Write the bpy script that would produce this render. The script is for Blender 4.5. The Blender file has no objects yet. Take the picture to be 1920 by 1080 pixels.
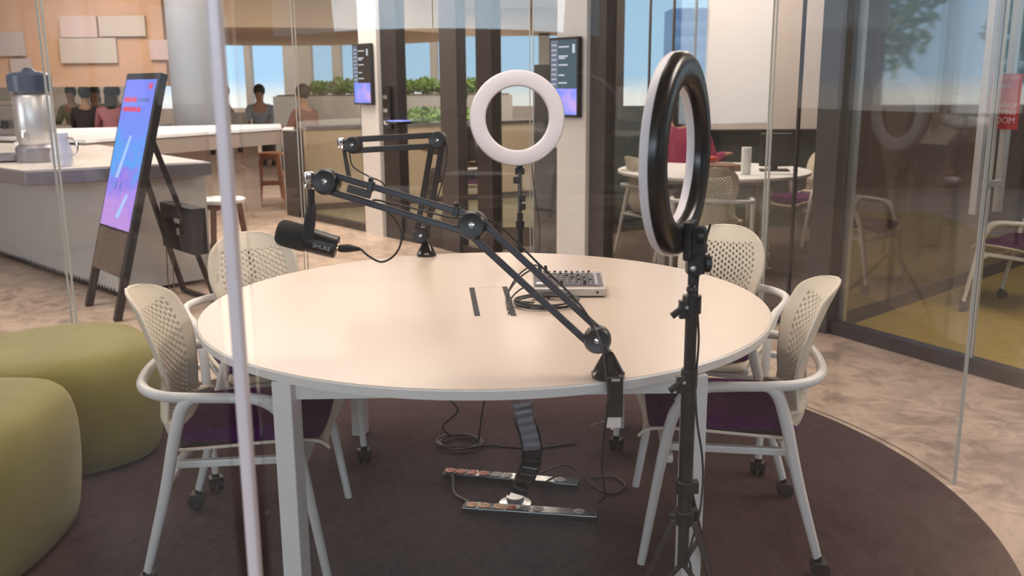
import bpy, bmesh, math, random
from mathutils import Vector, Matrix
R = math.radians; PI = math.pi
rnd = random.Random(7)
C = bpy.context.scene.collection
# ------------------------------------------------------------------ camera maths
FPX, PITCH, ROLL, H = 1756.1, 0.216506, -0.0070326, 1.434
def ray(u, v):
    X = u-960; Y = v-540; cr, sr = math.cos(ROLL), math.sin(ROLL)
    X, Y = X*cr+Y*sr, -X*sr+Y*cr
    X /= FPX; Y /= FPX; c, s = math.cos(PITCH), math.sin(PITCH)
    return Vector((X, c-Y*s, -(Y*c+s)))
def atz(u, v, z=0.0):
    d = ray(u, v); k = (z-H)/d.z
    return Vector((d.x*k, d.y*k, z))
def aty(u, v, y):
    d = ray(u, v); k = y/d.y
    return Vector((d.x*k, y, H+d.z*k))
# ------------------------------------------------------------------ materials
def nd(nt, t, **kw):
    n = nt.nodes.new(t)
    for k, v in kw.items(): setattr(n, k, v)
    return n
def mat(name, col, rough=.5, metal=0., noise=0., scale=8., bump=0., bscale=200., col2=None, coat=0., spec=.5, sheen=0., alpha=1., trans=0., detail=4.):
    m = bpy.data.materials.new(name); m.use_nodes = True; nt = m.node_tree
    b = nt.nodes['Principled BSDF']
    b.inputs['Base Color'].default_value = (*col, 1); b.inputs['Roughness'].default_value = rough
    b.inputs['Metallic'].default_value = metal; b.inputs['Coat Weight'].default_value = coat
    b.inputs['Specular IOR Level'].default_value = spec; b.inputs['Sheen Weight'].default_value = sheen
    b.inputs['Alpha'].default_value = alpha; b.inputs['Transmission Weight'].default_value = trans
    tc = nd(nt, 'ShaderNodeTexCoord')
    if noise or col2:
        n = nd(nt, 'ShaderNodeTexNoise'); n.inputs['Scale'].default_value = scale; n.inputs['Detail'].default_value = detail
        nt.links.new(tc.outputs['Object'], n.inputs['Vector'])
        r = nd(nt, 'ShaderNodeValToRGB')
        c2 = col2 if col2 else tuple(max(0, c*(1-noise)) for c in col)
        c1 = col if col2 else tuple(min(1, c*(1+noise*.5)) for c in col)
        r.color_ramp.elements[0].position = .36; r.color_ramp.elements[1].position = .66
        r.color_ramp.elements[0].color = (*c2, 1); r.color_ramp.elements[1].color = (*c1, 1)
        nt.links.new(n.outputs['Fac'], r.inputs['Fac']); nt.links.new(r.outputs['Color'], b.inputs['Base Color'])
    if bump:
        n2 = nd(nt, 'ShaderNodeTexNoise'); n2.inputs['Scale'].default_value = bscale
        nt.links.new(tc.outputs['Object'], n2.inputs['Vector'])
        bp = nd(nt, 'ShaderNodeBump'); bp.inputs['Strength'].default_value = bump; bp.inputs['Distance'].default_value = .004
        nt.links.new(n2.outputs['Fac'], bp.inputs['Height']); nt.links.new(bp.outputs['Normal'], b.inputs['Normal'])
    return m
def glass_mat(name, tint, refl=1.0, ior=1.5):
    m = bpy.data.materials.new(name); m.use_nodes = True; nt = m.node_tree; nt.nodes.clear()
    o = nd(nt, 'ShaderNodeOutputMaterial'); mx = nd(nt, 'ShaderNodeMixShader'); t = nd(nt, 'ShaderNodeBsdfTransparent')
    g = nd(nt, 'ShaderNodeBsdfGlossy'); f = nd(nt, 'ShaderNodeFresnel'); mu = nd(nt, 'ShaderNodeMath', operation='MULTIPLY', use_clamp=True)
    g.inputs['Roughness'].default_value = 0.0
    t.inputs['Color'].default_value = (*tint, 1); f.inputs['IOR'].default_value = ior; mu.inputs[1].default_value = refl
    geo = nd(nt, 'ShaderNodeNewGeometry')
    # the fresnel node inverts the ior on back faces; keep the outside value on both faces
    sw = nd(nt, 'ShaderNodeMath', operation='MULTIPLY_ADD'); sw.inputs[1].default_value = 1/ior-ior; sw.inputs[2].default_value = ior
    nt.links.new(geo.outputs['Backfacing'], sw.inputs[0]); nt.links.new(sw.outputs[0], f.inputs['IOR'])
    nt.links.new(f.outputs[0], mu.inputs[0]); nt.links.new(mu.outputs[0], mx.inputs[0])
    nt.links.new(t.outputs[0], mx.inputs[1]); nt.links.new(g.outputs[0], mx.inputs[2]); nt.links.new(mx.outputs[0], o.inputs[0])
    return m
def emis(name, col, st, ramp=None, scale=6.):
    m = bpy.data.materials.new(name); m.use_nodes = True; nt = m.node_tree; nt.nodes.clear()
    o = nd(nt, 'ShaderNodeOutputMaterial'); e = nd(nt, 'ShaderNodeEmission'); e.inputs[0].default_value = (*col, 1); e.inputs[1].default_value = st
    nt.links.new(e.outputs[0], o.inputs[0])
    if ramp:
        tc = nd(nt, 'ShaderNodeTexCoord'); mp = nd(nt, 'ShaderNodeMapping'); mp.inputs['Location'].default_value = (3.1, 1.7, .4)
        n = nd(nt, 'ShaderNodeTexNoise'); n.inputs['Scale'].default_value = scale; n.inputs['Detail'].default_value = 3; n.inputs['Distortion'].default_value = .8
        r = nd(nt, 'ShaderNodeValToRGB'); els = r.color_ramp.elements
        while len(els) < len(ramp): els.new(.5)
        for k, (p, c) in enumerate(ramp): els[k].position = p; els[k].color = (*c, 1)
        nt.links.new(tc.outputs['Object'], mp.inputs[0]); nt.links.new(mp.outputs[0], n.inputs['Vector'])
        nt.links.new(n.outputs['Fac'], r.inputs['Fac']); nt.links.new(r.outputs[0], e.inputs[0])
    return m
M = {}
M['black'] = mat('black_plastic', (.016, .016, .018), .38)
M['blackg'] = mat('black_gloss', (.012, .012, .013), .12)
M['blackm'] = mat('black_matte', (.022, .022, .024), .7, bump=.2)
M['armblue'] = mat('anodised_charcoal', (.06, .058, .068), .35, .5)
M['foam'] = mat('foam_charcoal', (.042, .043, .041), .95, bump=.8, bscale=600)
M['chrome'] = mat('chrome', (.75, .75, .76), .15, 1.)
M['alu'] = mat('brushed_aluminium', (.62, .61, .62), .34, .8)
M['shell'] = mat('chair_shell', (.70, .62, .50), .48)
M['frame'] = mat('chair_frame', (.74, .71, .68), .4)
M['purple'] = mat('purple_fabric', (.085, .020, .085), .95, noise=.25, scale=90, bump=.5, bscale=900, spec=.15)
M['caster'] = mat('caster_rubber', (.012, .01, .01), .5)
M['table'] = mat('table_laminate', (.60, .49, .405), .30, spec=.5)
M['edge'] = mat('table_edge', (.80, .77, .74), .4)
M['olive'] = mat('olive_upholstery', (.30, .26, .075), .92, noise=.12, scale=3, bump=.4, bscale=700, sheen=.25)
M['carpet'] = mat('plum_carpet', (.062, .029, .032), 1., noise=.25, scale=60, bump=.8, bscale=500)
M['white'] = mat('white_paint', (.70, .67, .64), .5)
M['white2'] = mat('white_plastic', (.78, .77, .77), .35)
M['dark'] = mat('dark_frame', (.045, .038, .038), .35, .3)
M['bronze'] = mat('dark_bronze', (.062, .053, .050), .45)
M['ringback'] = mat('ring_light_back', (.022, .019, .018), .26)
M['diff'] = mat('ring_diffuser', (.78, .74, .78), .45)
M['wood'] = mat('stool_wood', (.38, .15, .07), .5, noise=.3, scale=5)
M['wood2'] = mat('brown_stool_wood', (.17, .085, .05), .5, noise=.3, scale=5)
M['red'] = mat('red_sign', (.62, .035, .045), .5)
M['redp'] = mat('red_socket', (.55, .09, .05), .4)
M['orp'] = mat('orange_socket', (.85, .42, .2), .4)
M['grp'] = mat('grey_socket', (.35, .34, .32), .4)
M['paper'] = mat('white_paper', (.82, .80, .82), .7)
M['skin'] = mat('skin', (.42, .24, .16), .6)
M['hair'] = mat('black_hair', (.015, .012, .012), .6)
M['leaf'] = mat('leaf_green', (.07, .20, .03), .6, col2=(.20, .34, .07), scale=3)
M['treeleaf'] = mat('tree_leaf', (.10, .26, .12), .6, col2=(.30, .45, .18), scale=1.5)
M['bark'] = mat('bark', (.12, .08, .05), .9)
M['glass'] = glass_mat('booth_glass', (.975, .98, .975), 1.0, 1.45)
M['glassp'] = glass_mat('partition_glass', (.95, .95, .93), 1.2, 1.5)
M['gedge'] = mat('glass_edge', (.50, .50, .46), .3, spec=.5)
M['cable'] = mat('cable_rubber', (.02, .018, .018), .45)
# ------------------------------------------------------------------ mesh builder
class MB:
    def __init__(s): s.v = []; s.f = []
    def add(s, vs, fs):
        o = len(s.v); s.v += [Vector(p) for p in vs]; s.f += [tuple(i+o for i in f) for f in fs]; return s
    def box(s, c, d, rot=None):
        c = Vector(c); vs = []
        for sx in (-1, 1):
            for sy in (-1, 1):
                for sz in (-1, 1):
                    p = Vector((sx*d[0]/2, sy*d[1]/2, sz*d[2]/2))
                    vs.append(c+(rot @ p if rot else p))
        return s.add(vs, [(0, 1, 3, 2), (4, 6, 7, 5), (0, 4, 5, 1), (2, 3, 7, 6), (0, 2, 6, 4), (1, 5, 7, 3)])
    def bar(s, a, b, w, h, up=Vector((0, 0, 1))):
        a = Vector(a); b = Vector(b); t = (b-a); L = t.length; t.normalize()
        x = t.cross(up)
        if x.length < 1e-4: x = t.cross(Vector((1, 0, 0)))
        x.normalize(); y = x.cross(t)
        rot = Matrix((x, t, y)).transposed()
        return s.box((a+b)/2, (w, L, h), rot)
    def tube(s, pts, r, n=10, caps=True):
        pts = [Vector(p) for p in pts]; m = len(pts); rs = r if isinstance(r, (list, tuple)) else [r]*m
        T = [(pts[min(i+1, m-1)]-pts[max(i-1, 0)]).normalized() for i in range(m)]
        a = T[0].cross(Vector((0, 0, 1)))
        if a.length < 1e-3: a = T[0].cross(Vector((1, 0, 0)))
        a.normalize(); vs = []; fs = []
        for i in range(m):
            a = (a-T[i]*a.dot(T[i])).normalized(); b = T[i].cross(a)
            for k in range(n):
                q = 2*PI*k/n; vs.append(pts[i]+(a*math.cos(q)+b*math.sin(q))*rs[i])
        for i in range(m-1):
            for k in range(n):
                k2 = (k+1) % n; fs.append((i*n+k, i*n+k2, (i+1)*n+k2, (i+1)*n+k))
        if caps: fs.append(tuple(range(n-1, -1, -1))); fs.append(tuple((m-1)*n+k for k in range(n)))
        return s.add(vs, fs)
    def lathe(s, c, prof, n=24, axis=Vector((0, 0, 1))):
        c = Vector(c); z = Vector(axis).normalized(); x = z.cross(Vector((0, 1, 0)))
        if x.length < 1e-3: x = z.cross(Vector((1, 0, 0)))
        x.normalize(); y = z.cross(x); vs = []; fs = []
        for (r, h) in prof:
            for k in range(n):
                q = 2*PI*k/n; vs.append(c+z*h+(x*math.cos(q)+y*math.sin(q))*max(r, 1e-5))
        for i in range(len(prof)-1):
            for k in range(n):
                k2 = (k+1) % n; fs.append((i*n+k, i*n+k2, (i+1)*n+k2, (i+1)*n+k))
        fs.append(tuple(range(n-1, -1, -1))); fs.append(tuple((len(prof)-1)*n+k for k in range(n)))
        return s.add(vs, fs)
    def cyl(s, a, b, r, n=20):
        a = Vector(a); b = Vector(b); return s.lathe(a, [(r, 0), (r, (b-a).length)], n, b-a)
    def ball(s, c, r, n=16, sc=(1, 1, 1)):
        c = Vector(c); vs = []; fs = []; m = n//2
        for i in range(m+1):
            th = PI*i/m
            for k in range(n):
                q = 2*PI*k/n; vs.append(c+Vector((math.sin(th)*math.cos(q)*r*sc[0], math.sin(th)*math.sin(q)*r*sc[1], math.cos(th)*r*sc[2])))
        for i in range(m):
            for k in range(n):
                k2 = (k+1) % n; fs.append((i*n+k, (i+1)*n+k, (i+1)*n+k2, i*n+k2))
        return s.add(vs, fs)
    def torus(s, c, Rr, r, n=64, m=12, axis=(0, 0, 1), squash=1., ell=1.):
        c = Vector(c); z = Vector(axis).normalized(); x = z.cross(Vector((0, 0, 1)))
        if x.length < 1e-3: x = Vector((1, 0, 0))
        x.normalize(); y = z.cross(x); vs = []; fs = []
        for i in range(n):
            q = 2*PI*i/n; d = x*math.cos(q)+y*math.sin(q)*ell
            for k in range(m):
                p = 2*PI*k/m; vs.append(c+d*(Rr+r*math.cos(p))+z*r*squash*math.sin(p))
        for i in range(n):
            for k in range(m):
                i2 = (i+1) % n; k2 = (k+1) % m; fs.append((i*m+k, i2*m+k, i2*m+k2, i*m+k2))
        return s.add(vs, fs)
    def prism(s, poly, z0, z1):
        n = len(poly); vs = [(p[0], p[1], z0) for p in poly]+[(p[0], p[1], z1) for p in poly]
        fs = [tuple(range(n-1, -1, -1)), tuple(range(n, 2*n))]+[(i, (i+1) % n, n+(i+1) % n, n+i) for i in range(n)]
        return s.add(vs, fs)
    def build(s, name, m, parent=None, world=False, smooth=False, bevel=0., solid=0., sub=0, inv=None):
        if world and parent is not None:
            iv = (Matrix.Translation(parent.location) @ parent.rotation_euler.to_matrix().to_4x4()).inverted() if inv is None else inv
            vv = [iv @ p for p in s.v]
        else: vv = s.v
        me = bpy.data.meshes.new(name); me.from_pydata([tuple(p) for p in vv], [], s.f)
        bm = bmesh.new(); bm.from_mesh(me); bmesh.ops.recalc_face_normals(bm, faces=bm.faces); bm.to_mesh(me); bm.free()
        if smooth:
            me.polygons.foreach_set('use_smooth', [True]*len(me.polygons))
            try: me.set_sharp_from_angle(angle=R(40))
            except Exception: pass
        me.materials.append(M[m] if isinstance(m, str) else m)
        o = bpy.data.objects.new(name, me); C.objects.link(o)
        if parent is not None: o.parent = parent
        if solid:
            q = o.modifiers.new('s', 'SOLIDIFY'); q.thickness = solid; q.offset = 0
        if bevel:
            q = o.modifiers.new('b', 'BEVEL'); q.width = bevel; q.segments = 2; q.limit_method = 'ANGLE'; q.angle_limit = R(40)
        if sub:
            q = o.modifiers.new('u', 'SUBSURF'); q.levels = sub; q.render_levels = sub
        return o
def tag(o, label, cat, group=None, kind=None):
    o['label'] = label; o['category'] = cat
    if group: o['group'] = group
    if kind: o['kind'] = kind
    return o
def thing(name, label, cat, loc=(0, 0, 0), rz=0., group=None):
    o = bpy.data.objects.new(name, None); C.objects.link(o); o.location = loc; o.rotation_euler = (0, 0, rz); o.empty_display_size = .1
    return tag(o, label, cat, group)
def struct(name, mb, m, label=None, cat='structure', **k):
    o = mb.build(name, m, **k); o['kind'] = 'structure'; o['category'] = cat
    o['label'] = label or name.replace('_', ' '); return o
def dup(root, loc, rz, label, group=None):
    r = root.copy(); C.objects.link(r); r.location = loc; r.rotation_euler = (0, 0, rz); r['label'] = label
    if group: r['group'] = group
    for ch in list(root.children):
        c = ch.copy(); C.objects.link(c); c.parent = r
        for g in list(ch.children):
            d = g.copy(); C.objects.link(d); d.parent = c
    return r
def spline(pts, n=8):
    pts = [Vector(p) for p in pts]; out = []
    P = [pts[0]*2-pts[1]]+pts+[pts[-1]*2-pts[-2]]
    for i in range(1, len(P)-2):
        a, b, c, d = P[i-1:i+3]
        for k in range(n):
            t = k/n; out.append(.5*((2*b)+(c-a)*t+(2*a-5*b+4*c-d)*t*t+(-a+3*b-3*c+d)*t**3))
    out.append(pts[-1]); return out
def lerpR(rs, n):
    out = []
    for i in range(len(rs)-1):
        for k in range(n): out.append(rs[i]+(rs[i+1]-rs[i])*k/n)
    return out+[rs[-1]]
def text(name, body, size, m, parent, mtx, world=False):
    cu = bpy.data.curves.new(name, 'FONT'); cu.body = body; cu.size = size; cu.extrude = .0006; cu.align_x = 'CENTER'; cu.align_y = 'CENTER'
    t = bpy.data.objects.new(name+'_tmp', cu); C.objects.link(t); bpy.context.view_layer.update()
    me = bpy.data.meshes.new_from_object(t.evaluated_get(bpy.context.evaluated_depsgraph_get())); bpy.data.objects.remove(t)
    if world: mtx = (Matrix.Translation(parent.location) @ parent.rotation_euler.to_matrix().to_4x4()).inverted() @ mtx
    me.transform(mtx); me.materials.clear(); me.materials.append(M[m] if isinstance(m, str) else m)
    o = bpy.data.objects.new(name, me); C.objects.link(o); o.parent = parent; return o
def frame_m(o, x, y):
    x = Vector(x).normalized(); y = Vector(y); y = (y-x*y.dot(x)).normalized(); z = x.cross(y)
    m = Matrix((x, y, z)).transposed().to_4x4(); m.translation = Vector(o); return m

# ================================================================== SETTING
fl = bpy.data.materials.new('polished_concrete'); fl.use_nodes = True; nt = fl.node_tree; b = nt.nodes['Principled BSDF']
tc = nd(nt, 'ShaderNodeTexCoord'); n1 = nd(nt, 'ShaderNodeTexNoise'); n1.inputs['Scale'].default_value = 1.1; n1.inputs['Detail'].default_value = 8; n1.inputs['Distortion'].default_value = .6
n2 = nd(nt, 'ShaderNodeTexNoise'); n2.inputs['Scale'].default_value = 6; n2.inputs['Detail'].default_value = 10; n2.inputs['Roughness'].default_value = .7; n2.inputs['Distortion'].default_value = 1.2
mx = nd(nt, 'ShaderNodeMath', operation='MULTIPLY_ADD'); mx.inputs[1].default_value = .5
r = nd(nt, 'ShaderNodeValToRGB'); r.color_ramp.elements[0].position = .58; r.color_ramp.elements[0].color = (.27, .20, .155, 1); r.color_ramp.elements[1].position = .86; r.color_ramp.elements[1].color = (.62, .47, .37, 1)
nt.links.new(tc.outputs['Object'], n1.inputs['Vector']); nt.links.new(tc.outputs['Object'], n2.inputs['Vector'])
nt.links.new(n1.outputs['Fac'], mx.inputs[0]); nt.links.new(n2.outputs['Fac'], mx.inputs[2]); nt.links.new(mx.outputs[0], r.inputs[0]); nt.links.new(r.outputs[0], b.inputs['Base Color'])
b.inputs['Roughness'].default_value = .32
struct('floor', MB().box((0, 9, -.05), (20, 30, .1)), fl, 'polished concrete floor with warm mottling')
struct('ceiling', MB().prism([(-10, -6), (10, -6), (10, 9.4), (2.5, 9.4), (2.5, 26), (-10, 26)], 3.2, 3.3), mat('ceiling_grey', (.42, .37, .33), .8), 'plain ceiling over the whole office')
struct('wall_left', MB().box((-9.6, 9, 1.6), (.1, 30, 3.2)), mat('wall_beige', (.45, .38, .31), .8), 'beige wall far to the left')
wb = MB(); wb.box((0, -4.6, 1.1), (19, .1, 2.2)).box((-8.5, -4.6, 2.7), (2, .1, 1.0)).box((8, -4.6, 2.7), (3, .1, 1.0))  # the gap above is unseen, assumed so that daylight can enter
struct('wall_back', wb, mat('wall_brown', (.30, .23, .19), .8), 'wall behind the viewer with a wide window')
# yellow, plum and olive floors of the rooms behind the partitions
Ydirt = mat('mustard_carpet', (.36, .25, .035), .95, noise=.15, scale=30, bump=.4)
struct('floor_yellow', MB().prism([(1.82, 5.36), (2.2, 4.75), (2.48, 4.23), (3.0, 3.3), (7, 3.3), (7, 7.5), (4.2, 7.5)], 0, .012), Ydirt, 'mustard yellow carpet of the right hand meeting room')
struct('floor_brown', MB().prism([(-.2, 7.75), (1.6, 5.6), (1.78, 5.42), (4.1, 7.5), (4.1, 9.3), (-.2, 9.3)], 0, .012), mat('brown_carpet', (.075, .052, .046), .95, noise=.2, scale=40), 'dark brown carpet of the middle meeting room')
struct('floor_olive', MB().prism([(-2.42, 10.42), (-.25, 7.85), (1.6, 9.35), (1.4, 12.4), (-2.2, 10.75)], 0, .012), mat('olive_carpet', (.15, .13, .07), .95, noise=.2, scale=40), 'olive green carpet behind the glass partition')

# ------------------------------------------------------------------ partition line
PA = Vector((-2.48, 10.45, 0)); PT = Vector((1.70+2.48, 5.43-10.45, 0)).normalized(); PN = Vector((PT.y, -PT.x, 0))  # PN faces the viewer
def ps(s, z=0., off=0.): return PA+PT*s+PN*off+Vector((0, 0, z))
def pbox(mb, s0, s1, z0, z1, th=.06, off=0.):
    rot = Matrix((PT, PN, Vector((0, 0, 1)))).transposed()
    return mb.box(ps((s0+s1)/2, (z0+z1)/2, off), (s1-s0, th, z1-z0), rot)
struct('trim_1', pbox(MB(), 0, 6.62, 0, .07, .07), 'dark', 'dark floor track under the glass partition')
struct('wall_pillar_left', pbox(MB(), 1.75, 2.06, 0, 3.2, .16), 'white', 'white pillar behind the far boom arm carrying a screen')
struct('wall_pillar_middle', pbox(MB(), 4.50, 4.80, 0, 3.2, .16), 'white', 'white pillar beside the glowing ring light carrying a screen')
k = 2
for s0, s1, m_ in ((0.02, .30, 'bronze'), (1.69, 1.74, 'dark'), (2.08, 2.34, 'dark'), (3.0, 3.24, 'bronze'), (3.50, 3.70, 'dark'), (4.81, 4.96, 'bronze'), (6.62, 6.76, 'bronze')):
    z1 = 3.2
    if s0 < .1: z1 = .93
    struct('trim_%d' % k, pbox(MB(), s0, s1, 0, z1, .10), m_, ['', '', 'bronze stub post at the end of the bar', 'thin dark strip left of the pillar', 'dark door jamb right of the left pillar', 'brown upright between two glass doors', 'dark upright behind the ring light', 'brown upright right of the middle pillar', 'brown corner post of the meeting room'][k]); k += 1
w = 1
for s0, s1, lb in ((.31, 1.68, 'clear pane left of the left pillar'), (2.35, 2.99, 'glass door pane beside the dark jamb'), (3.25, 3.49, 'narrow clear pane between dark uprights'), (3.71, 4.49, 'glass pane behind the ring light'), (4.97, 6.46, 'wide pane of the middle meeting room'), (6.475, 6.61, 'slim end pane of the meeting room')):
    struct('window_%d' % w, pbox(MB(), s0, s1, .07, 3.2, .012), 'glassp', lb); w += 1
struct('trim_9', pbox(MB(), 2.35, 2.99, .07, .22, .05), 'dark', 'dark bottom rail of the glass door')
struct('trim_10', pbox(MB(), 6.460, 6.475, .07, 3.2, .02), 'dark', 'dark glass joint of the meeting room')
# door leaf beside the middle pillar
d = struct('door_1', pbox(MB(), 4.12, 4.47, .07, 1.56, .04, -.05), mat('door_slate', (.075, .085, .10), .45), 'slate grey door leaf beside the middle pillar', 'door')
hb = MB(); hb.box(ps(4.44, .975, .0), (.03, .03, .10)); hb.tube([ps(4.44, .96, .02), ps(4.44, .96, .05), ps(4.35, .96, .05)], .008)
hb.build('door_handle', 'chrome', d); MB().box(ps(4.44, .80, .0), (.03, .03, .09)).build('lock', 'chrome', d)
# jamb hardware
t = thing('door_reader', 'black card reader with shiny keys on the dark door jamb', 'card reader', ps(2.2, 1.2, .05))
pbox(MB(), 2.14, 2.26, 1.02, 1.40, .03, .065).build('reader_body', 'blackg', t, world=True)
for z in (1.06, 1.17, 1.29): pbox(MB(), 2.16, 2.23, z, z+.035, .01, .085).build('key', 'chrome', t, world=True)
t = thing('booking_tablet', 'small tablet with a glowing blue edge beside the dark door jamb', 'tablet', ps(2.42, 1.1, .1))
pbox(MB(), 2.33, 2.52, 1.075, 1.10, .16, .10).build('tablet_body', 'blackg', t, world=True, bevel=.004)
pbox(MB(), 2.34, 2.51, 1.10, 1.104, .14, .10).build('screen', emis('tablet_glow', (.22, .28, 1.), 1.6), t, world=True)

# door wall of the right room (angled), tracks, glass
B0 = Vector((1.80, 5.36, 0)); B1 = Vector((2.95, 3.33, 0)); BT = (B1-B0).normalized(); BN = Vector((BT.y, -BT.x, 0))
def bs(s, z=0., off=0.): return B0+BT*s+BN*off+Vector((0, 0, z))
def bbox(mb, s0, s1, z0, z1, th, off=0.):
    return mb.box(bs((s0+s1)/2, (z0+z1)/2, off), (s1-s0, th, z1-z0), Matrix((BT, BN, Vector((0, 0, 1)))).transposed())
struct('trim_11', bbox(MB(), .08, 2.33, 0, .075, .07), 'dark', 'dark floor track of the right hand room')
struct('window_8', bbox(MB(), .09, .985, .075, 3.2, .012), 'glassp', 'fixed pane of the right hand room'); struct('window_9', bbox(MB(), 1.005, 2.32, .075, 3.2, .012), 'glassp', 'glass door of the right hand room carrying the long handle')
struct('trim_12', bbox(bbox(MB(), .986, .992, .075, 3.2, .02), .998, 1.004, .075, 3.2, .02), 'gedge', 'pale edges of the two panes by the handle')
t = thing('pull_handle', 'long square aluminium pull handle through the glass door at right', 'door handle', bs(.995, 1.0, 0))
for sg, nm in ((1, 'outer'), (-1, 'inner')):
    bbox(MB(), .975, 1.013, .80, 2.6, .03, .09*sg).build('grip_bar', 'alu', t, world=True, bevel=.003)
bbox(MB(), .980, 1.010, .925, .955, .17).build('crosspiece', 'alu', t, world=True, bevel=.002)
# red notice on the glass behind the handle
t = thing('notice_sticker', 'tall red notice sticker with white capitals stuck beside the long door handle', 'sign', bs(.995, 1.3, -.01))
bbox(MB(), .935, 1.09, 1.20, 1.455, .002, -.03).build('red_panel', 'red', t, world=True)
WT = mat('white_ink', (.85, .75, .75), .6)
for txt, z, sz in (('HAVE', 1.40, .022), ('CLEAN UP', 1.31, .030), ('MEETING', 1.277, .032), ('ROOM', 1.24, .043)):
    text('lettering', txt, sz, WT, t, frame_m(bs(1.013, z, -.027), BT, Vector((0, 0, 1))), world=True)
bbox(MB(), .94, 1.085, 1.43, 1.45, .002, -.0285).build('orange_band', mat('orange_ink', (.75, .18, .09), .6), t, world=True)
# divider between the two rooms
D0 = Vector((1.87, 5.30, 0)); D1 = Vector((4.25, 7.45, 0)); DT = (D1-D0).normalized(); DN = Vector((DT.y, -DT.x, 0))
def dbox(mb, s0, s1, z0, z1, th, off=0.):
    return mb.box(D0+DT*(s0+s1)/2+DN*off+Vector((0, 0, (z0+z1)/2)), (s1-s0, th, z1-z0), Matrix((DT, DN, Vector((0, 0, 1)))).transposed())
dv = mat('tinted_divider', (.085, .062, .052), .04, spec=1., coat=1.); dv.node_tree.nodes['Principled BSDF'].inputs['IOR'].default_value = 2.2
struct('wall_divider', dbox(MB(), .06, 3.2, .10, 3.2, .05), dv, 'dark tinted glossy divider between the meeting rooms')
struct('baseboard_divider', dbox(MB(), .06, 3.2, .012, .10, .06), 'dark', 'dark skirting of the tinted divider')
struct('trim_13', dbox(MB(), .02, .06, .012, 3.2, .07, .02), 'alu', 'pale metal strip at the divider end')

# ------------------------------------------------------------------ middle meeting room
struct('wall_teal', MB().box((2.4, 9.25, .60), (4.2, .1, 1.2)), mat('teal_wall', (.045, .062, .06), .6), 'dark teal wall of the middle meeting room')
struct('wall_meeting', MB().box((3.4, 9.32, 1.6), (3.0, .1, 3.2)), mat('wall_pinkgrey', (.50, .43, .40), .7), 'pinkish wall of the middle meeting room')
a = aty(1333, 243, 9.1); bq = aty(1552, 250, 9.1)
t = thing('whiteboard', 'large glossy whiteboard wall above the dark teal panel', 'whiteboard', (2.6, 9.12, .93))
MB().box(((a.x+bq.x)/2+.3, 9.14, (a.z+2.9)/2), (bq.x-a.x+.7, .03, 2.9-a.z)).build('board', mat('whiteboard_gloss', (.64, .56, .53), .08), t, world=True)
MB().box(((a.x+bq.x)/2+.3, 9.11, a.z-.008), (bq.x-a.x+.7, .05, .016)).build('bottom_ledge', 'dark', t, world=True)
for i, u in enumerate((1160, 1218, 1262, 1303)):
    p = aty(u, 100, 9.25); struct('trim_%d' % (14+i), MB().box((p.x, 9.25, 2.2), (.10 if i == 0 else .018, .06, 2.0)), 'dark' if i else 'bronze', ['wide', 'first thin', 'second thin', 'third thin'][i]+' mullion of the meeting room window')
# ------------------------------------------------------------------ low wall, planter, bench behind the left panes
L0 = Vector((-2.34, 10.75, 0)); L1 = Vector((1.0, 12.4, 0)); LT = (L1-L0).normalized(); LN = Vector((LT.y, -LT.x, 0)); LL = (L1-L0).length
def lbox(mb, s0, s1, z0, z1, th, off=0.): return mb.box(L0+LT*(s0+s1)/2+LN*off+Vector((0, 0, (z0+z1)/2)), (s1-s0, th, z1-z0), Matrix((LT, LN, Vector((0, 0, 1)))).transposed())
struct('wall_low', lbox(MB(), 0, LL, 0, .93, .12), mat('wall_tan', (.52, .40, .27), .7), 'tan half height wall behind the glass partition')
struct('trim_18', lbox(MB(), 0, LL, .93, .965, .16), 'dark', 'dark cap on the tan half height wall')
struct('baseboard_low', lbox(MB(), 0, LL, .0, .08, .15), 'dark', 'dark skirting of the tan half height wall')

# ------------------------------------------------------------------ far window wall
YW = 24.
def wx(u): return aty(u, 150, YW).x
struct('wall_far', MB().box((-6.2, YW, .42), (17.6, .2, .84)), mat('far_sill', (.55, .50, .46), .8), 'low sill wall under the far windows')
sof = MB().box((-6.2, YW, 3.0), (17.6, .3, .9)); struct('wall_far_upper', sof, mat('far_soffit', (.52, .42, .32), .8), 'beige bulkhead above the far windows')
k = 19
M['pier'] = mat('far_pier', (.42, .42, .40), .8)
for u0, u1 in ((535, 587), (463, 474), (626, 642), (690, 757), (808, 822), (905, 935), (1010, 1030), (1113, 1168), (225, 240), (370, 410), (60, 70)):
    struct('trim_%d' % k, MB().box(((wx(u0)+wx(u1))/2, YW, 1.7), (wx(u1)-wx(u0), .3, 1.8)), 'pier', 'pale pier between the far windows'); k += 1
for i, (u0, u1) in enumerate(((412, 463), (474, 533), (590, 626), (642, 690), (757, 808), (822, 905))):
    pass
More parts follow.
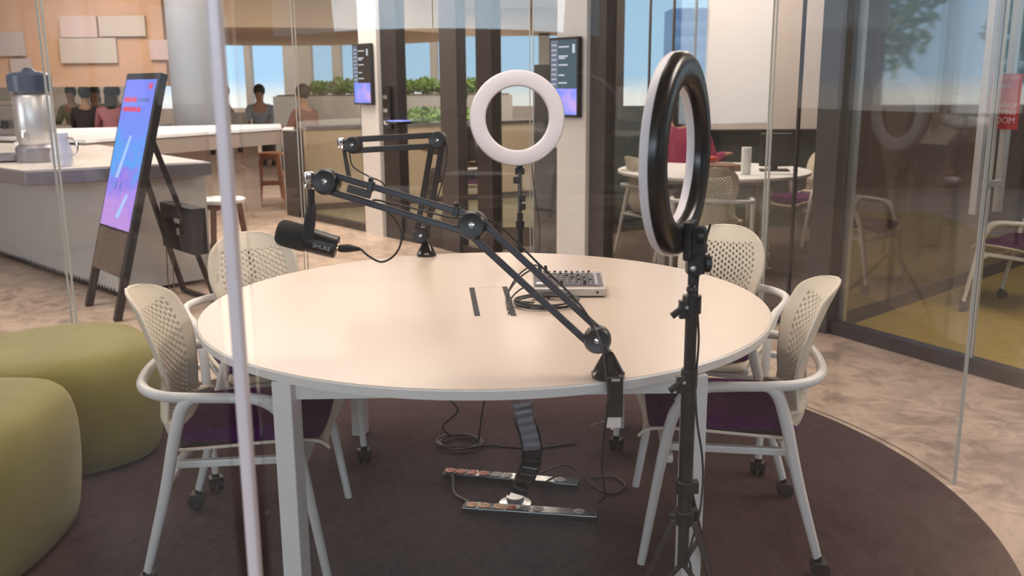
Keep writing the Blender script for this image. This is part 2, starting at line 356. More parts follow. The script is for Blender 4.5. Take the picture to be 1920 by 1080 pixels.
# orange clad hanging wall with pale squares, left of the round column
ow = MB(); a = aty(-40, 165, 13.); bq = aty(320, 165, 13.)
struct('wall_orange', MB().box(((a.x+bq.x)/2, 13., 2.28), (bq.x-a.x, .2, 1.74)), mat('orange_cladding', (.50, .31, .20), .7, noise=.08, scale=2), 'orange beige hanging wall above the cafe')
k = 40
for (u0, v0, u1, v1, c_) in ((112, 30, 185, 70, 'p2'), (112, 72, 222, 118, 'p1'), (-20, 60, 50, 105, 'p3'), (280, 75, 318, 112, 'p2'), (185, 30, 275, 68, 'p1'), (20, 110, 64, 150, 'p3')):
    if 'p1' not in M:
        M['p1'] = mat('pale_panel', (.46, .40, .35), .7); M['p2'] = mat('pink_panel', (.50, .38, .35), .7); M['p3'] = mat('mauve_panel', (.42, .36, .36), .7)
    p0 = aty(u0, v0, 12.88); p1 = aty(u1, v1, 12.88)
    struct('trim_%d' % k, MB().box(((p0.x+p1.x)/2, 12.87, (p0.z+p1.z)/2), (p1.x-p0.x, .04, p0.z-p1.z)), c_, 'pale square panel on the orange hanging wall'); k += 1
p = aty(359, 150, 11.9)
struct('wall_column', MB().lathe((p.x, 12.0, 0), [(.28, 0), (.28, 3.2)], 40), mat('column_grey', (.22, .235, .26), .45), 'round grey column behind the bar')
# curved drum bulkhead
dr = MB(); n = 48; cx, cy, rr = -4.2, 17.2, 3.4; vs = []; fs = []
dr.lathe((cx, cy, 0), [(rr, 2.22), (rr, 3.2)], 64)
struct('wall_drum', dr, mat('drum_beige', (.54, .42, .29), .7), 'curved beige ceiling bulkhead over the bar')

# ------------------------------------------------------------------ booth carpet and curved glass
BC = Vector((-.3, 3.0, 0))
cp = MB().lathe((BC.x, BC.y, 0), [(1.86, 0.0), (1.86, .006), (1.845, .010), (0, .010)], 128)
tag(cp.build('round_carpet', 'carpet', smooth=False), 'round dark plum carpet under the white meeting table', 'carpet')
def arc(a0, a1, r0=1.906, r1=1.894, z0=0.0, z1=2.7, n=None):
    mb = MB(); n = n or max(4, int(abs(a1-a0)/2)); vs = []; fs = []
    for i in range(n+1):
        q = R(a0+(a1-a0)*i/n); c_, s_ = math.cos(q), math.sin(q)
        for (rr, zz) in ((r0, z0), (r1, z0), (r1, z1), (r0, z1)): vs.append((BC.x+rr*c_, BC.y+rr*s_, zz))
    for i in range(n):
        for k_ in range(4): fs.append((i*4+k_, i*4+(k_+1) % 4, (i+1)*4+(k_+1) % 4, (i+1)*4+k_))
    fs += [(0, 1, 2, 3), (n*4+3, n*4+2, n*4+1, n*4)]
    return mb.add(vs, fs)
def pane(nm, a0, a1, lb, ed=None):
    o = struct(nm, arc(a0, a1), 'glass', lb, smooth=True)
    for q in ((a0, a1) if ed is None else ed):
        e = arc(q-.05, q+.05, 1.9065, 1.8935, n=1).build('polished_edge', 'gedge', o)
    return o
pane('window_10', -91.6, -148, 'near curved booth pane left of the metal strip', ())
pane('window_11', -148.5, -211, 'left curved booth pane behind the olive poufs', (-211,))
pane('window_12', 148.4, 113.8, 'rear left curved booth pane')
pane('window_13', 113.3, 77.9, 'rear curved booth pane behind the left chair')
pane('window_14', 77.4, 40.4, 'rear curved booth pane behind the ring light')
pane('window_15', 39.9, 4.6, 'right curved booth pane behind the right chair')
pane('window_16', -90.4, -32, 'near curved booth pane right of the metal strip', ())
q = R(-91.); cpos = Vector((BC.x+1.9*math.cos(q), BC.y+1.9*math.sin(q), 0))
struct('trim_50', MB().box((cpos.x, cpos.y, 1.35), (.015, .02, 2.7)), mat('polished_strip', (.78, .70, .72), .35, .1), 'upright metal strip joining the near glass panes', bevel=.004)

# ================================================================== TABLE
TC = Vector((-.084, 2.975, 0)); TH = .735
t = thing('round_table', 'large round white table in the glass booth with mixer on top', 'table', TC)
MB().lathe((0, 0, 0), [(.885, TH-.030), (.898, TH-.026), (.90, TH-.004), (.896, TH)], 160).build('edge_band', 'edge', t, smooth=True)
MB().lathe((0, 0, TH), [(.8965, 0), (.8955, .0008)], 160).build('tabletop', 'table', t)
for (x, y) in ((-.49, -.71), (.55, -.68), (-.55, .70), (.52, .76)):
    rot = Matrix.Rotation(R(-12 if x < 0 else 10), 3, 'Z')
    MB().box((x, y, (TH-.03)/2+.005), (.052, .06, TH-.04), rot).build('leg', 'edge', t, bevel=.003)
fr = MB()
for a, b_ in (((-.49, -.70), (.55, -.67)), ((-.55, .69), (.52, .75)), ((-.50, -.70), (-.55, .69)), ((.55, -.67), (.52, .75))):
    fr.bar((a[0], a[1], TH-.058), (b_[0], b_[1], TH-.058), .035, .05)
fr.build('underframe', 'edge', t)
# cable hatch
hx0, hx1 = .0, 0.
q0 = atz(879, 540, TH); q1 = atz(889, 593, TH); q2 = atz(941, 538, TH); q3 = atz(957, 593, TH)
cyh = (q0.y+q1.y)/2-TC.y; cxl = (q0.x+q1.x)/2-TC.x+.01; cxr = (q2.x+q3.x)/2-TC.x+.01
hl = q0.y-q1.y
for qa, qb in ((q0, q1), (q2, q3)):
    MB().bar((qa.x-TC.x+.01, qa.y-TC.y, TH+.001), (qb.x-TC.x+.01, qb.y-TC.y, TH+.001), .018, .0012).build('cable_slot', 'blackm', t)
MB().bar((q0.x-TC.x+.01, q0.y-TC.y, TH+.001), (q2.x-TC.x+.01, q2.y-TC.y, TH+.001), .0025, .0006).build('hatch_seam', mat('seam_tan', (.55, .45, .36), .5), t)

# ================================================================== CHAIR
CL = [(.275, .372), (.25, .392), (.15, .394), (.04, .386), (-.08, .376), (-.145, .374), (-.188, .394), (-.210, .438), (-.214, .50), (-.208, .575), (-.222, .665), (-.254, .752), (-.300, .838)]
CLs = spline([(0, y, z) for y, z in CL], 8)
def wid(i, N):
    f = i/(N-1); seg = f*(len(CL)-1)
    W = [.205, .222, .230, .228, .222, .216, .208, .190, .160, .148, .182, .205, .205]
    a = int(min(seg, len(CL)-2)); return W[a]+(W[a+1]-W[a])*(seg-a)
def shell_pt(i, u):
    N = len(CLs); p = CLs[i]; tn = (CLs[min(i+1, N-1)]-CLs[max(i-1, 0)]).normalized()
    nrm = Vector((0, tn.z, -tn.y))
    if nrm.z < -.0 and False: nrm = -nrm
    f = i/(N-1); w = wid(i, N)
    if f > .74: w *= math.sqrt(max(.0, 1-((f-.74)/.2605)**2.5))
    depth = .035 if f < .45 else .05
    if .4 < f < .62: depth = .085
    return p+Vector((u*w, 0, 0))+nrm*(depth*abs(u)**2.4*min(1., (w/.15)**1.5))
def shell(i0, i1, nu, holes):
    mb = MB(); vs = []; fs = []; fine = 2 if holes else 1; rows = []
    for i in range(i0, i1):
        for q in range(fine): rows.append(i+q/fine)
    rows.append(i1)
    for rw in rows:
        a = int(rw); f = rw-a
        for k in range(nu+1):
            u = -1+2*k/nu; p = shell_pt(a, u)
            if f: p = p.lerp(shell_pt(a+1, u), f)
            vs.append(p)
    for j in range(len(rows)-1):
        for k in range(nu):
            if holes and 8 < j < len(rows)-14 and 5 < k < nu-6:
                c_ = k//2
                lim = (len(rows)-14)
                if k % 2 == 0 and (j+2*(c_ % 2)) % 4 < 2: continue
            fs.append((j*(nu+1)+k, j*(nu+1)+k+1, (j+1)*(nu+1)+k+1, (j+1)*(nu+1)+k))
    return mb.add(vs, fs)
def make_chair(name, label, cast, group, loc, rz):
    t = thing(name, label, 'chair', loc, rz, group)
    shell(0, 46, 20, False).build('seat_shell', 'shell', t, smooth=True, solid=.009)
    shell(46, 96, 48, True).build('backrest', 'shell', t, smooth=True, solid=.009)
    cu = MB(); N = 14; Mx = 16; vs = []; fs = []
    for side in (1, 0):
        for j in range(N+1):
            for k in range(Mx+1):
                fy = -1+2*j/N; fx = -1+2*k/Mx
                rx = .214*(1-.08*max(0, -fy)); x = fx*rx; y = .048+fy*.218
                e = (1-abs(fx)**4)*(1-abs(fy)**5)
                base = .386+.033*abs(fx)**2.4+.008*max(0, fy)
                vs.append((x, y, base+.006+(.058*max(e, 0)**.42 if side else -.0)))
    o_ = (N+1)*(Mx+1)
    for s_ in (0, 1):
        for j in range(N):
            for k in range(Mx):
                a_ = s_*o_+j*(Mx+1)+k; fs.append((a_, a_+1, a_+Mx+2, a_+Mx+1))
    cu.add(vs, fs).build('seat_cushion', 'purple', t, smooth=True)
    rg = [(.268, .190, .525), (.275, .158, .566), (.284, .06, .580), (.286, -.06, .585), (.270, -.145, .588), (.215, -.207, .592), (.13, -.234, .597), (0, -.243, .60)]
    rg = rg+[(-x, y, z) for x, y, z in rg[-2::-1]]
    MB().tube(spline(rg, 6), .0150, 12).build('arm_loop', 'frame', t, smooth=True)
    for sx in (1, -1):
        fl_ = [(sx*.283, .0, .583), (sx*.279, .12, .573), (sx*.273, .185, .52), (sx*.272, .222, .41), (sx*.275, .285, .02 if 'front' not in cast else .06)]
        MB().tube(spline(fl_, 6), lerpR([.010, .017, .018, .016, .0125], 6), 12).build('leg', 'frame', t, smooth=True)
        rl_ = [(sx*.286, -.02, .585), (sx*.285, -.075, .570), (sx*.282, -.108, .49), (sx*.279, -.155, .30), (sx*.275, -.225, .02 if 'rear' not in cast else .06)]
        MB().tube(spline(rl_, 6), lerpR([.008, .018, .018, .016, .0125], 6), 12).build('leg', 'frame', t, smooth=True)
        for w_, y in (('front', .285), ('rear', -.225)):
            if w_ in cast:
                cs = MB(); cs.cyl((sx*.275, y, .035), (sx*.275, y, .07), .013, 12)
                cs.cyl((sx*.275-.022, y-.008, .028), (sx*.275-.006, y-.008, .028), .027, 20).cyl((sx*.275+.006, y-.008, .028), (sx*.275+.022, y-.008, .028), .027, 20)
                cs.box((sx*.275, y-.004, .042), (.05, .042, .026)); cs.build('caster', 'caster', t, smooth=True, bevel=.003)
    ub = MB(); ub.bar((-.272, .215, .350), (.272, .215, .350), .03, .020).bar((-.281, -.142, .345), (.281, -.142, .345), .03, .020)
    ub.bar((-.20, -.15, .358), (-.20, .225, .366), .024, .022).bar((.20, -.15, .358), (.20, .225, .366), .024, .022)
    ub.build('under_frame', 'frame', t, bevel=.004)
    return t
CG = None
fR = Vector((.44, .20))
c_right = make_chair('meeting_chair', 'cream chair with purple seat at the right edge of the table, nearest the right glass', ('rear',), CG, (.690, 2.795, .010), math.atan2(.10, -.995)-PI/2)
c_left = dup(c_right, (-.840, 2.73, .010), math.atan2(.06, .998)-PI/2, 'cream chair with purple seat at the left edge of the table beside the olive poufs')
c_bl = make_chair('meeting_chair', 'cream perforated chair on the far left side of the table, behind the microphone', ('front',), CG, (-.945, 3.50, .010), math.atan2(-.89, .45)-PI/2)
c_br = dup(c_bl, (.775, 3.60, .010), math.atan2(-.90, -.43)-PI/2, 'cream perforated chair on the far right side of the table, behind the black ring light')

# ================================================================== POUFS
def pouf(cx, cy, rx, ry, h, ang, label):
    t = thing('pouf', label, 'pouf', (cx, cy, .010), ang)
    mb = MB(); n = 48; prof = [(0, 0), (.78, 0), (.88, .02), (.94, .12), (.985, .38), (1.0, .62), (.985, .80), (.92, .93), (.80, .985), (.5, 1.0), (0, 1.0)]
    vs = []; fs = []
    for (r_, z_) in prof:
        for k in range(n):
            q = 2*PI*k/n; c_, s_ = math.cos(q), math.sin(q); e = .72
            vs.append((rx*max(r_, .001)*math.copysign(abs(c_)**e, c_), ry*max(r_, .001)*math.copysign(abs(s_)**e, s_), z_*h))
    for i in range(len(prof)-1):
        for k in range(n): fs.append((i*n+k, i*n+(k+1) % n, (i+1)*n+(k+1) % n, (i+1)*n+k))
    mb.add(vs, fs).build('cushion', 'olive', t, smooth=True, sub=1)
    return t
pouf(-1.76, 3.50, .36, .36, .465, R(35), 'olive green upholstered pouf further back, behind the left chair')
pouf(-1.70, 2.68, .30, .40, .485, R(0), 'olive green upholstered pouf nearest the viewer at the left edge')

# ================================================================== BOOM ARMS
def dirn(a, b): return (Vector(b)-Vector(a)).normalized()
def boom(label, base, pivot, elbow, head, nrm, arm_m, front):
    t = thing('boom_arm', label, 'microphone arm', base)
    n = Vector(nrm).normalized()
    MB().lathe(base, [(.040, 0), (.041, .010), (.037, .014), (.028, .032), (.017, .052), (.012, .060)], 32).build('base_cone', 'blackg', t, world=True, smooth=True)
    y = MB(); p = Vector(base)+Vector((0, 0, .055)); y.tube([p, p.lerp(pivot, .5), pivot], [.012, .011, .011], 12)
    y.build('base_yoke', 'black', t, world=True, smooth=True)
    def knob(c, r_, nm='pivot_knob'):
        mb = MB(); mb.lathe(Vector(c)-n*.026, [(r_*.7, 0), (r_, .006), (r_, .030), (r_*.96, .040), (r_*.82, .047), (r_*.35, .044), (r_*.30, .044), (0, .044)], 32, n)
        o = mb.build(nm, 'black', t, world=True, smooth=True)
        MB().lathe(Vector(c)+n*.0185, [(r_*.16, 0), (r_*.16, .004), (0, .005)], 16, n).build('screw', 'chrome', o, inv=(Matrix.Translation(t.location)).inverted(), world=True, smooth=True) if False else None
        s_ = MB().lathe(Vector(c)+n*.016-t.location, [(r_*.2, 0), (r_*.2, .005), (0, .007)], 16, n); s_.build('screw', 'chrome', o, smooth=True)
        return o
    def seg(a, b, cut, sz=.0165 if front else .023):
        a = Vector(a); b = Vector(b); d_ = (b-a).normalized(); s_ = d_.cross(n).normalized()
        for sg in (1, -1):
            o = .021*sg
            MB().bar(a+s_*o, b+s_*o, sz, .013, n).build('arm_tube', arm_m, t, world=True, bevel=.003)
    knob(pivot, .034); seg(pivot, elbow, 0); knob(elbow, .036); seg(elbow, head, 0); knob(head, .034)
    return t, n
# near arm
pv = aty(1120, 637, 2.19); el = aty(886, 422, 2.24); hd = aty(612, 341, 2.36); bs_ = atz(1140, 706, TH+.0015)
nrm1 = Vector((-.10, -1, .12))
t1, n1v = boom('black broadcast boom arm clamped to the near right table edge, holding the microphone', bs_, pv, el, hd, nrm1, 'armblue', True)
# clamp
cl = MB(); ex = bs_.x; ey = TC.y-math.sqrt(.90**2-(ex-TC.x)**2)
cl.box((ex+.012, ey-.014, TH-.032), (.036, .022, .100)); cl.box((ex+.006, ey+.02, TH+.010), (.034, .08, .012)); cl.box((ex+.012, ey+.012, TH-.077), (.036, .06, .012))
cl.build('clamp', 'blackg', t1, world=True, bevel=.002)
cs = MB(); cs.cyl((ex+.010, ey+.018, TH-.125), (ex+.010, ey+.018, TH-.04), .008, 12); cs.box((ex+.012, ey+.012, TH-.100), (.034, .020, .034)); cs.lathe((ex+.010, ey+.018, TH-.042), [(.014, 0), (.014, .008)], 16); cs.tube([(ex-.045, ey-.004, TH-.108), (ex+.02, ey+.02, TH-.100)], .0022, 8)
cs.build('clamp_screw', 'chrome', t1, world=True, smooth=True)
MB().box((ex+.012, ey-.0257, TH+.012), (.020, .0016, .006)).build('maker_plate', 'alu', t1, world=True)
for f in (.30, .88):
    p = hd.lerp(el, f); s_ = (el-hd).normalized().cross(n1v)
    cm = MB(); q = p-s_*.021 if s_.z < 0 else p+s_*.021
    cm.bar(q+s_*.013, q-s_*.013, .014, .022, n1v); cm.cyl(q+Vector((0, 0, .012)), q+Vector((0, 0, .020)), .007, 12)
    cm.build('cable_clip', 'black', t1, world=True, bevel=.002)
    MB().cyl(q+Vector((0, 0, .016)), q+Vector((0, 0, .024)), .0045, 12).build('clip_screw', 'chrome', t1, world=True)
p = hd.lerp(el, .28); s_ = (el-hd).normalized().cross(n1v); q = p+(s_*.0 if True else s_)
MB().bar(q-(el-hd).normalized()*.05, q+(el-hd).normalized()*.012, .020, .012, n1v).build('inner_plate', 'bronze', t1, world=True)
# head swivel (chrome) for both arms
def swivel(t, hd, off, n):
    mb = MB(); a = hd+off*.45; b_ = hd+off
    mb.cyl(hd+off*.2, a, .009, 14); mb.lathe(b_+Vector((0, 0, .010)), [(.012, -.012), (.014, 0), (.012, .012), (.006, .014)], 16); mb.lathe(b_-Vector((0, 0, .014)), [(.010, -.006), (.015, 0), (.010, .008)], 16)
    mb.tube([b_+Vector((-.012, 0, -.012)), b_+Vector((-.016, 0, .01)), b_+Vector((-.012, 0, .022))], .003, 8)
    mb.build('swivel', 'chrome', t, world=True, smooth=True)
swivel(t1, hd, Vector((-.042, -.0, .002)), n1v)
# far arm
bs2 = atz(800, 479, TH+.0015); pv2 = aty(790, 441, bs2.y-.01); el2 = aty(821, 263, bs2.y-.05); hd2 = aty(662, 272, bs2.y-.16)
t2, n2v = boom('black boom arm standing on the far left table edge, with no microphone', bs2, pv2, el2, hd2, Vector((-.15, -1, .1)), 'black', False)
swivel(t2, hd2, Vector((-.044, 0, .004)), n2v)
a = hd2+Vector((-.036, 0, -.02)); b_ = aty(655, 334, bs2.y-.2)
MB().tube([a, a.lerp(b_, .5), b_], [.007, .009, .010], 12).build('mount_stem', 'black', t2, world=True, smooth=True)
cb = MB(); cl_ = cb
def cable(name, label, pts, r_=.003, n=8, m='cable', parent=None):
    mb = MB().tube(spline(pts, n), r_, 8)
    if parent is not None: return mb.build(name, m, parent, world=True, smooth=True)
    o = mb.build(name, m, smooth=True); tag(o, label, 'cable'); return o
Y2 = bs2.y
cable('arm_cable', '', [aty(u, v, y) for u, v, y in ((655, 288, Y2-.18), (662, 312, Y2-.18), (690, 330, Y2-.17), (715, 341, Y2-.16), (725, 355, Y2-.15), (735, 372, Y2-.15))], parent=t2)
cable('arm_cable', '', [aty(u, v, y) for u, v, y in ((826, 252, Y2-.06), (836, 264, Y2-.07), (838, 290, Y2-.07), (832, 330, Y2-.06), (822, 365, Y2-.05), (812, 395, Y2-.03), (800, 430, Y2-.03))], parent=t2)

# microphone
YM = 2.38
ma = aty(519, 433, YM); mb_ = aty(632, 464, YM+.0)
t = thing('microphone', 'charcoal podcast microphone hanging from the near boom arm', 'microphone', (ma+mb_)/2)
ax = (mb_-ma).normalized(); L = (mb_-ma).length
MB().lathe(ma, [(.012, 0), (.025, .002), (.032, .009), (.0345, .02), (.0345, L*.42), (.033, L*.5)], 32, ax).build('foam_windscreen', 'foam', t, world=True, smooth=True)
MB().lathe(ma, [(.0315, L*.48), (.032, L*.52), (.031, L*.75), (.0295, L-.002), (.027, L)], 32, ax).build('mic_body', 'black', t, world=True, smooth=True)
MB().lathe(mb_, [(.012, -.001), (.012, .004)], 16, ax).build('socket_ring', mat('brass', (.8, .62, .3), .25, 1.), t, world=True)
yk = MB(); top = aty(583, 352, YM-.0); yk.tube([top+Vector((-.000, 0, .014)), top, aty(584, 385, YM)], [.008, .009, .009], 12)
yk.tube([aty(584, 385, YM-.004), aty(580, 405, YM-.036), aty(577, 448, YM-.037)], [.010, .012, .016], 12)
yk.tube([aty(586, 385, YM+.004), aty(584, 405, YM+.036), aty(577, 448, YM+.037)], [.010, .012, .016], 12)
yk.build('yoke', 'blackm', t, world=True, smooth=True)
sd = ax.cross(Vector((0, 1, 0))).normalized()
if sd.z < 0: sd = -sd
vz = (Vector((0, -1, 0))); c0 = ma+ax*(L*.78)
for i_ in (0,):
    text('lettering', 'SHURE', .0155, mat('pale_ink', (.5, .5, .5), .5), t, frame_m(c0+Vector((0, -.0313, -.004)), ax, Vector((0, 0, 1))), world=True)
xl = aty(676, 467, YM)
cx_ = MB().tube([mb_+ax*.002, mb_+ax*.010, mb_.lerp(xl, .5), xl], [.008, .010, .0105, .004], 14).build('cable_plug', 'blackm', t, world=True, smooth=True)
pts = [(676, 467, YM), (694, 482, YM), (716, 491, YM), (738, 480, YM+.01), (751, 458, YM+.03), (752, 432, YM+.04), (738, 408, YM+.05), (715, 388, YM+.05), (700, 375, YM+.045), (740, 382, YM+.04), (850, 408, YM-.10), (885, 402, YM-.10), (940, 427, YM-.12), (1008, 493, YM-.15), (1077, 559, YM-.19), (1110, 605, YM-.21), (1118, 622, 2.15), (1130, 660, 2.12), (1136, 700, 2.10), (1141, 745, 2.09), (1137, 785, 2.11), (1131, 830, 2.2), (1128, 870, 2.5)]
cable('microphone_cable', 'thin black cable from the microphone along the near boom arm to the floor', [aty(*p) for p in pts]+[Vector((.30, 3.0, .016)), Vector((.12, 3.08, .016))], .0028)

# ================================================================== MIXER
m0 = atz(998, 556, TH); m1 = atz(1138, 558, TH); wm = m1.x-m0.x; dm = .185; xc = (m0.x+m1.x)/2
t = thing('audio_mixer', 'small silver audio mixer with rows of knobs on the white table', 'mixer', (xc, m1.y+dm/2, TH+.0012), R(-1))
mb = MB(); prof = [(-dm/2, .004), (-dm/2, .030), (-dm/2+.012, .034), (dm/2-.03, .050), (dm/2, .050), (dm/2, .004)]
vs = [(-wm/2, y, z) for y, z in prof]+[(wm/2, y, z) for y, z in prof]; n = len(prof)
mb.add(vs, [tuple(range(n)), tuple(range(2*n-1, n-1, -1))]+[(i, n+i, n+(i+1) % n, (i+1) % n) for i in range(n)])
mb.build('casing', mat('mixer_silver', (.50, .45, .40), .4, .4), t, bevel=.003)
fp = MB(); sl = (.050-.034)/(dm-.042)
fp.add([(-wm/2+.008, -dm/2+.014, .0355), (wm/2-.010, -dm/2+.014, .0355), (wm/2-.010, dm/2-.032, .0508), (-wm/2+.008, dm/2-.032, .0508)], [(0, 1, 2, 3)]).build('control_panel', mat('mixer_panel', (.13, .12, .13), .5), t, solid=.0015)
for ix in range(10):
    for iy in range(6):
        x_ = -wm/2+.040+ix*(wm-.06)/9.6; y_ = -dm/2+.03+iy*.0205; z_ = .0358+(y_+dm/2-.014)*sl*1.15
        cm = ('grp', 'black', 'grp', 'black', 'grp', 'grp')[(iy+ix) % 6] if ix < 9 else 'white2'
        MB().lathe((x_, y_, z_), [(.0062, 0), (.0062, .004), (.0045, .005), (.0042, .013), (0, .0135)], 12).build('knob', cm, t, smooth=True)
MB().box((-wm/2+.03, -dm/2+.035, .040), (.03, .03, .004)).build('display_label', 'white2', t)
MB().lathe((wm/2-.030, -dm/2+.0005, .017), [(.0045, 0), (.0045, .0015)], 14, Vector((0, -1, 0))).build('headphone_jack', 'blackm', t)
for x_ in (-wm/2+.03, wm/2-.02):
    MB().lathe((x_, -dm/2+.02, -.0006), [(.007, 0), (.007, .006)], 12).build('rubber_foot', 'black', t)
for x_, h_ in ((-.115, .05), (-.095, .045), (-.075, .04)):
    MB().lathe((x_, dm/2-.018, .05), [(.007, 0), (.007, .012), (.005, .025), (.003, h_-.02)], 12).build('audio_plug', 'black', t, smooth=True)
# cables on the table
cc = Vector(((atz(965, 570, TH).x+atz(1085, 575, TH).x)/2, atz(1000, 572, TH).y, TH+.006))
pts = []
for i in range(180):
    q = i/179*2*PI*5.6; rr = 1+.13*math.sin(q*1.7+1)+.07*math.sin(q*.31)
    pts.append(cc+Vector((.098*rr*math.cos(q+.4), .075*rr*math.sin(q+.4), .0035*(1+math.sin(i*.21))+.0025*(i/40))))
o = MB().tube(pts, .0031, 7).build('coiled_cable', 'cable', smooth=True); tag(o, 'coiled black audio cable lying in loops in front of the mixer', 'cable')
for nm, lb, P_ in (('table_cable', 'short black cable rising from the right hatch slot to the back of the mixer', ((949, 565, 0), (955, 545, .03), (975, 520, .06), (1000, 505, .09), (1015, 512, .075), (1022, 530, .05))),
                   ('table_cable', 'second black cable looping from the hatch slot under the near arm', ((952, 580, 0), (950, 555, .03), (965, 525, .06), (985, 505, .10), (1008, 498, .11), (1016, 520, .06))),
                   ('table_cable', 'black cable running from the hatch slot to the coil on the table', ((954, 588, .0), (958, 560, .02), (985, 538, .03), (1010, 545, .006), (1030, 560, .006)))):
    pp = [atz(u, v, TH+.004+dz*.0)+Vector((0, 0, 0)) if dz < .01 else aty(u, v, m1.y+.02-(.05 if dz < .05 else 0)) for u, v, dz in P_]
    pp = [Vector((p.x, p.y, max(p.z, TH+.0045))) for p in pp]
    cable(nm, lb, pp, .0028)

# ================================================================== RING LIGHTS
def ring(label, ctr, axis, Rm, loc, kind):
    t = thing('ring_light', label, 'ring light', loc)
    ax = Vector(axis).normalized(); ww = Rm*.335
    def annulus(prof, m_, nm, seg=96):
        z = ax; x = z.cross(Vector((0, 0, 1))).normalized(); y = z.cross(x); vs = []; fs = []; k_ = len(prof)
        for i in range(seg):
            q = 2*PI*i/seg; d_ = x*math.cos(q)+y*math.sin(q)
            for (r_, h_) in prof: vs.append(Vector(ctr)+d_*r_+z*h_)
        for i in range(seg):
            for k in range(k_):
                fs.append((i*k_+k, ((i+1) % seg)*k_+k, ((i+1) % seg)*k_+(k+1) % k_, i*k_+(k+1) % k_))
        return MB().add(vs, fs).build(nm, m_, t, world=True, smooth=True)
    ri, ro = Rm-ww, Rm+.0
    annulus([(ro, -.002), (ro-.001, -.014), (ro-.010, -.024), (ro-.022, -.028), (ri+.020, -.028), (ri+.009, -.024), (ri+.001, -.014), (ri, -.002)], 'ringback', 'back_housing')
    o = annulus([(ro, -.003), (ro-.001, .010), (ro-.006, .017), (ro-.014, .019), (ri+.014, .019), (ri+.006, .017), (ri+.001, .010), (ri, -.003)], 'diff', 'diffuser_ring')
    return t, ax
# near one (seen from behind)
YR = 2.02
top = aty(1262, 95, YR); bot = aty(1262, 478, YR); ctr = (top+bot)/2; Rm = (top.z-bot.z)/2
pole_x = aty(1296, 600, YR).x
axn = Vector((-.905, .425, 0.0))
ctr = Vector((aty(1268, 285, YR).x, YR, ctr.z))
tr, axr = ring('large black backed ring light on a tripod, seen from behind at right', ctr, axn, Rm, (pole_x, YR, .010), 0)
def P_(u, v, dy=0.): return aty(u, v, YR+dy)
pz = lambda v: aty(1296, v, YR).z
px = pole_x
lb = MB(); lb.box(ctr+Vector((0, 0, -Rm+.035))-axr*.036, (.05, .018, .085), Matrix.Rotation(math.atan2(axr.y, axr.x)-PI/2, 3, 'Z')); lb.build('mount_bracket', 'black', tr, world=True, bevel=.004)
q = ctr+Vector((0, 0, -Rm+.055))-axr*.045
lb = MB(); lb.bar(q, Vector((px, YR, pz(455))), .032, .030); lb.bar(q+Vector((0, 0, .01)), q+Vector((0, 0, -.05))-axr*.01, .026, .04)
lb.build('tilt_arm', 'blackm', tr, world=True, bevel=.004)
MB().lathe(q+Vector((.006, .0, -.01))-Vector((0, 0, 0)), [(.008, 0), (.021, .002), (.023, .008), (.021, .018), (.012, .022)], 20, Vector((.8, -.3, 0))).build('tilt_knob', 'black', tr, world=True, smooth=True)
hg = MB(); hg.box((px+.004, YR, pz(492)), (.038, .030, .050)); hg.cyl((px+.004, YR-.018, pz(500)), (px+.004, YR+.018, pz(500)), .019, 24); hg.build('hinge_block', 'black', tr, world=True, bevel=.003)
MB().lathe((px-.004, YR-.018, pz(500)), [(.0065, 0), (.0065, .004), (.004, .006)], 16, Vector((0, -1, 0))).build('hinge_bolt', 'alu', tr, world=True, smooth=True)
MB().lathe((px+.022, YR, pz(494)), [(.012, 0), (.020, .003), (.020, .014), (.012, .018)], 12, Vector((1, 0, 0))).build('hinge_knob', 'black', tr, world=True)
MB().cyl((px, YR, pz(515)), (px, YR, pz(550)), .0105).build('spigot', 'blackm', tr, world=True, smooth=True)
MB().ball((px-.004, YR-.010, pz(541)), .0115, 16).build('spigot_screw', mat('purple_black', (.03, .022, .04), .3), tr, world=True, smooth=True)
MB().cyl((px, YR, pz(700)), (px, YR, pz(552)), .0135).build('upper_pole', 'black', tr, world=True, smooth=True)
MB().cyl((px, YR, pz(985)), (px, YR, pz(690)), .0165).build('lower_pole', 'black', tr, world=True, smooth=True)
for v, sz in ((565, 1.), (705, .9)):
    c_ = MB(); c_.cyl((px, YR, pz(v+22)), (px, YR, pz(v-12)), .020*sz+.001, 20); c_.box((px-.018, YR-.004, pz(v+14)), (.022, .022, .040)); k_ = c_.build('pole_collar', 'black', tr, world=True, bevel=.002)
    w_ = MB(); a_ = Vector((px-.020, YR-.012, pz(v+8))); w_.tube([a_+Vector((.01, 0, .014)), a_, a_+Vector((-.026, -.004, -.020))], [.006, .007, .008], 8)
    w_.build('wing_knob', 'blackm', tr, world=True, smooth=True)
    MB().lathe((px-.014, YR-.016, pz(v+8)), [(.004, 0), (.004, .002)], 10, Vector((0, -1, 0))).build('collar_screw', 'alu', tr, world=True)
c_ = MB().cyl((px, YR, pz(925)), (px, YR, pz(900)), .022, 20); c_.box((px+.018, YR, pz(912)), (.024, .02, .03)); c_.build('upper_hub', 'black', tr, world=True, bevel=.002)
c_ = MB().cyl((px, YR, pz(980)), (px, YR, pz(955)), .024, 20); c_.box((px-.022, YR, pz(968)), (.03, .02, .02)); c_.box((px+.02, YR, pz(965)), (.024, .02, .03)); c_.build('lower_hub', 'black', tr, world=True, bevel=.002)
hubz = pz(965); uz = pz(912)
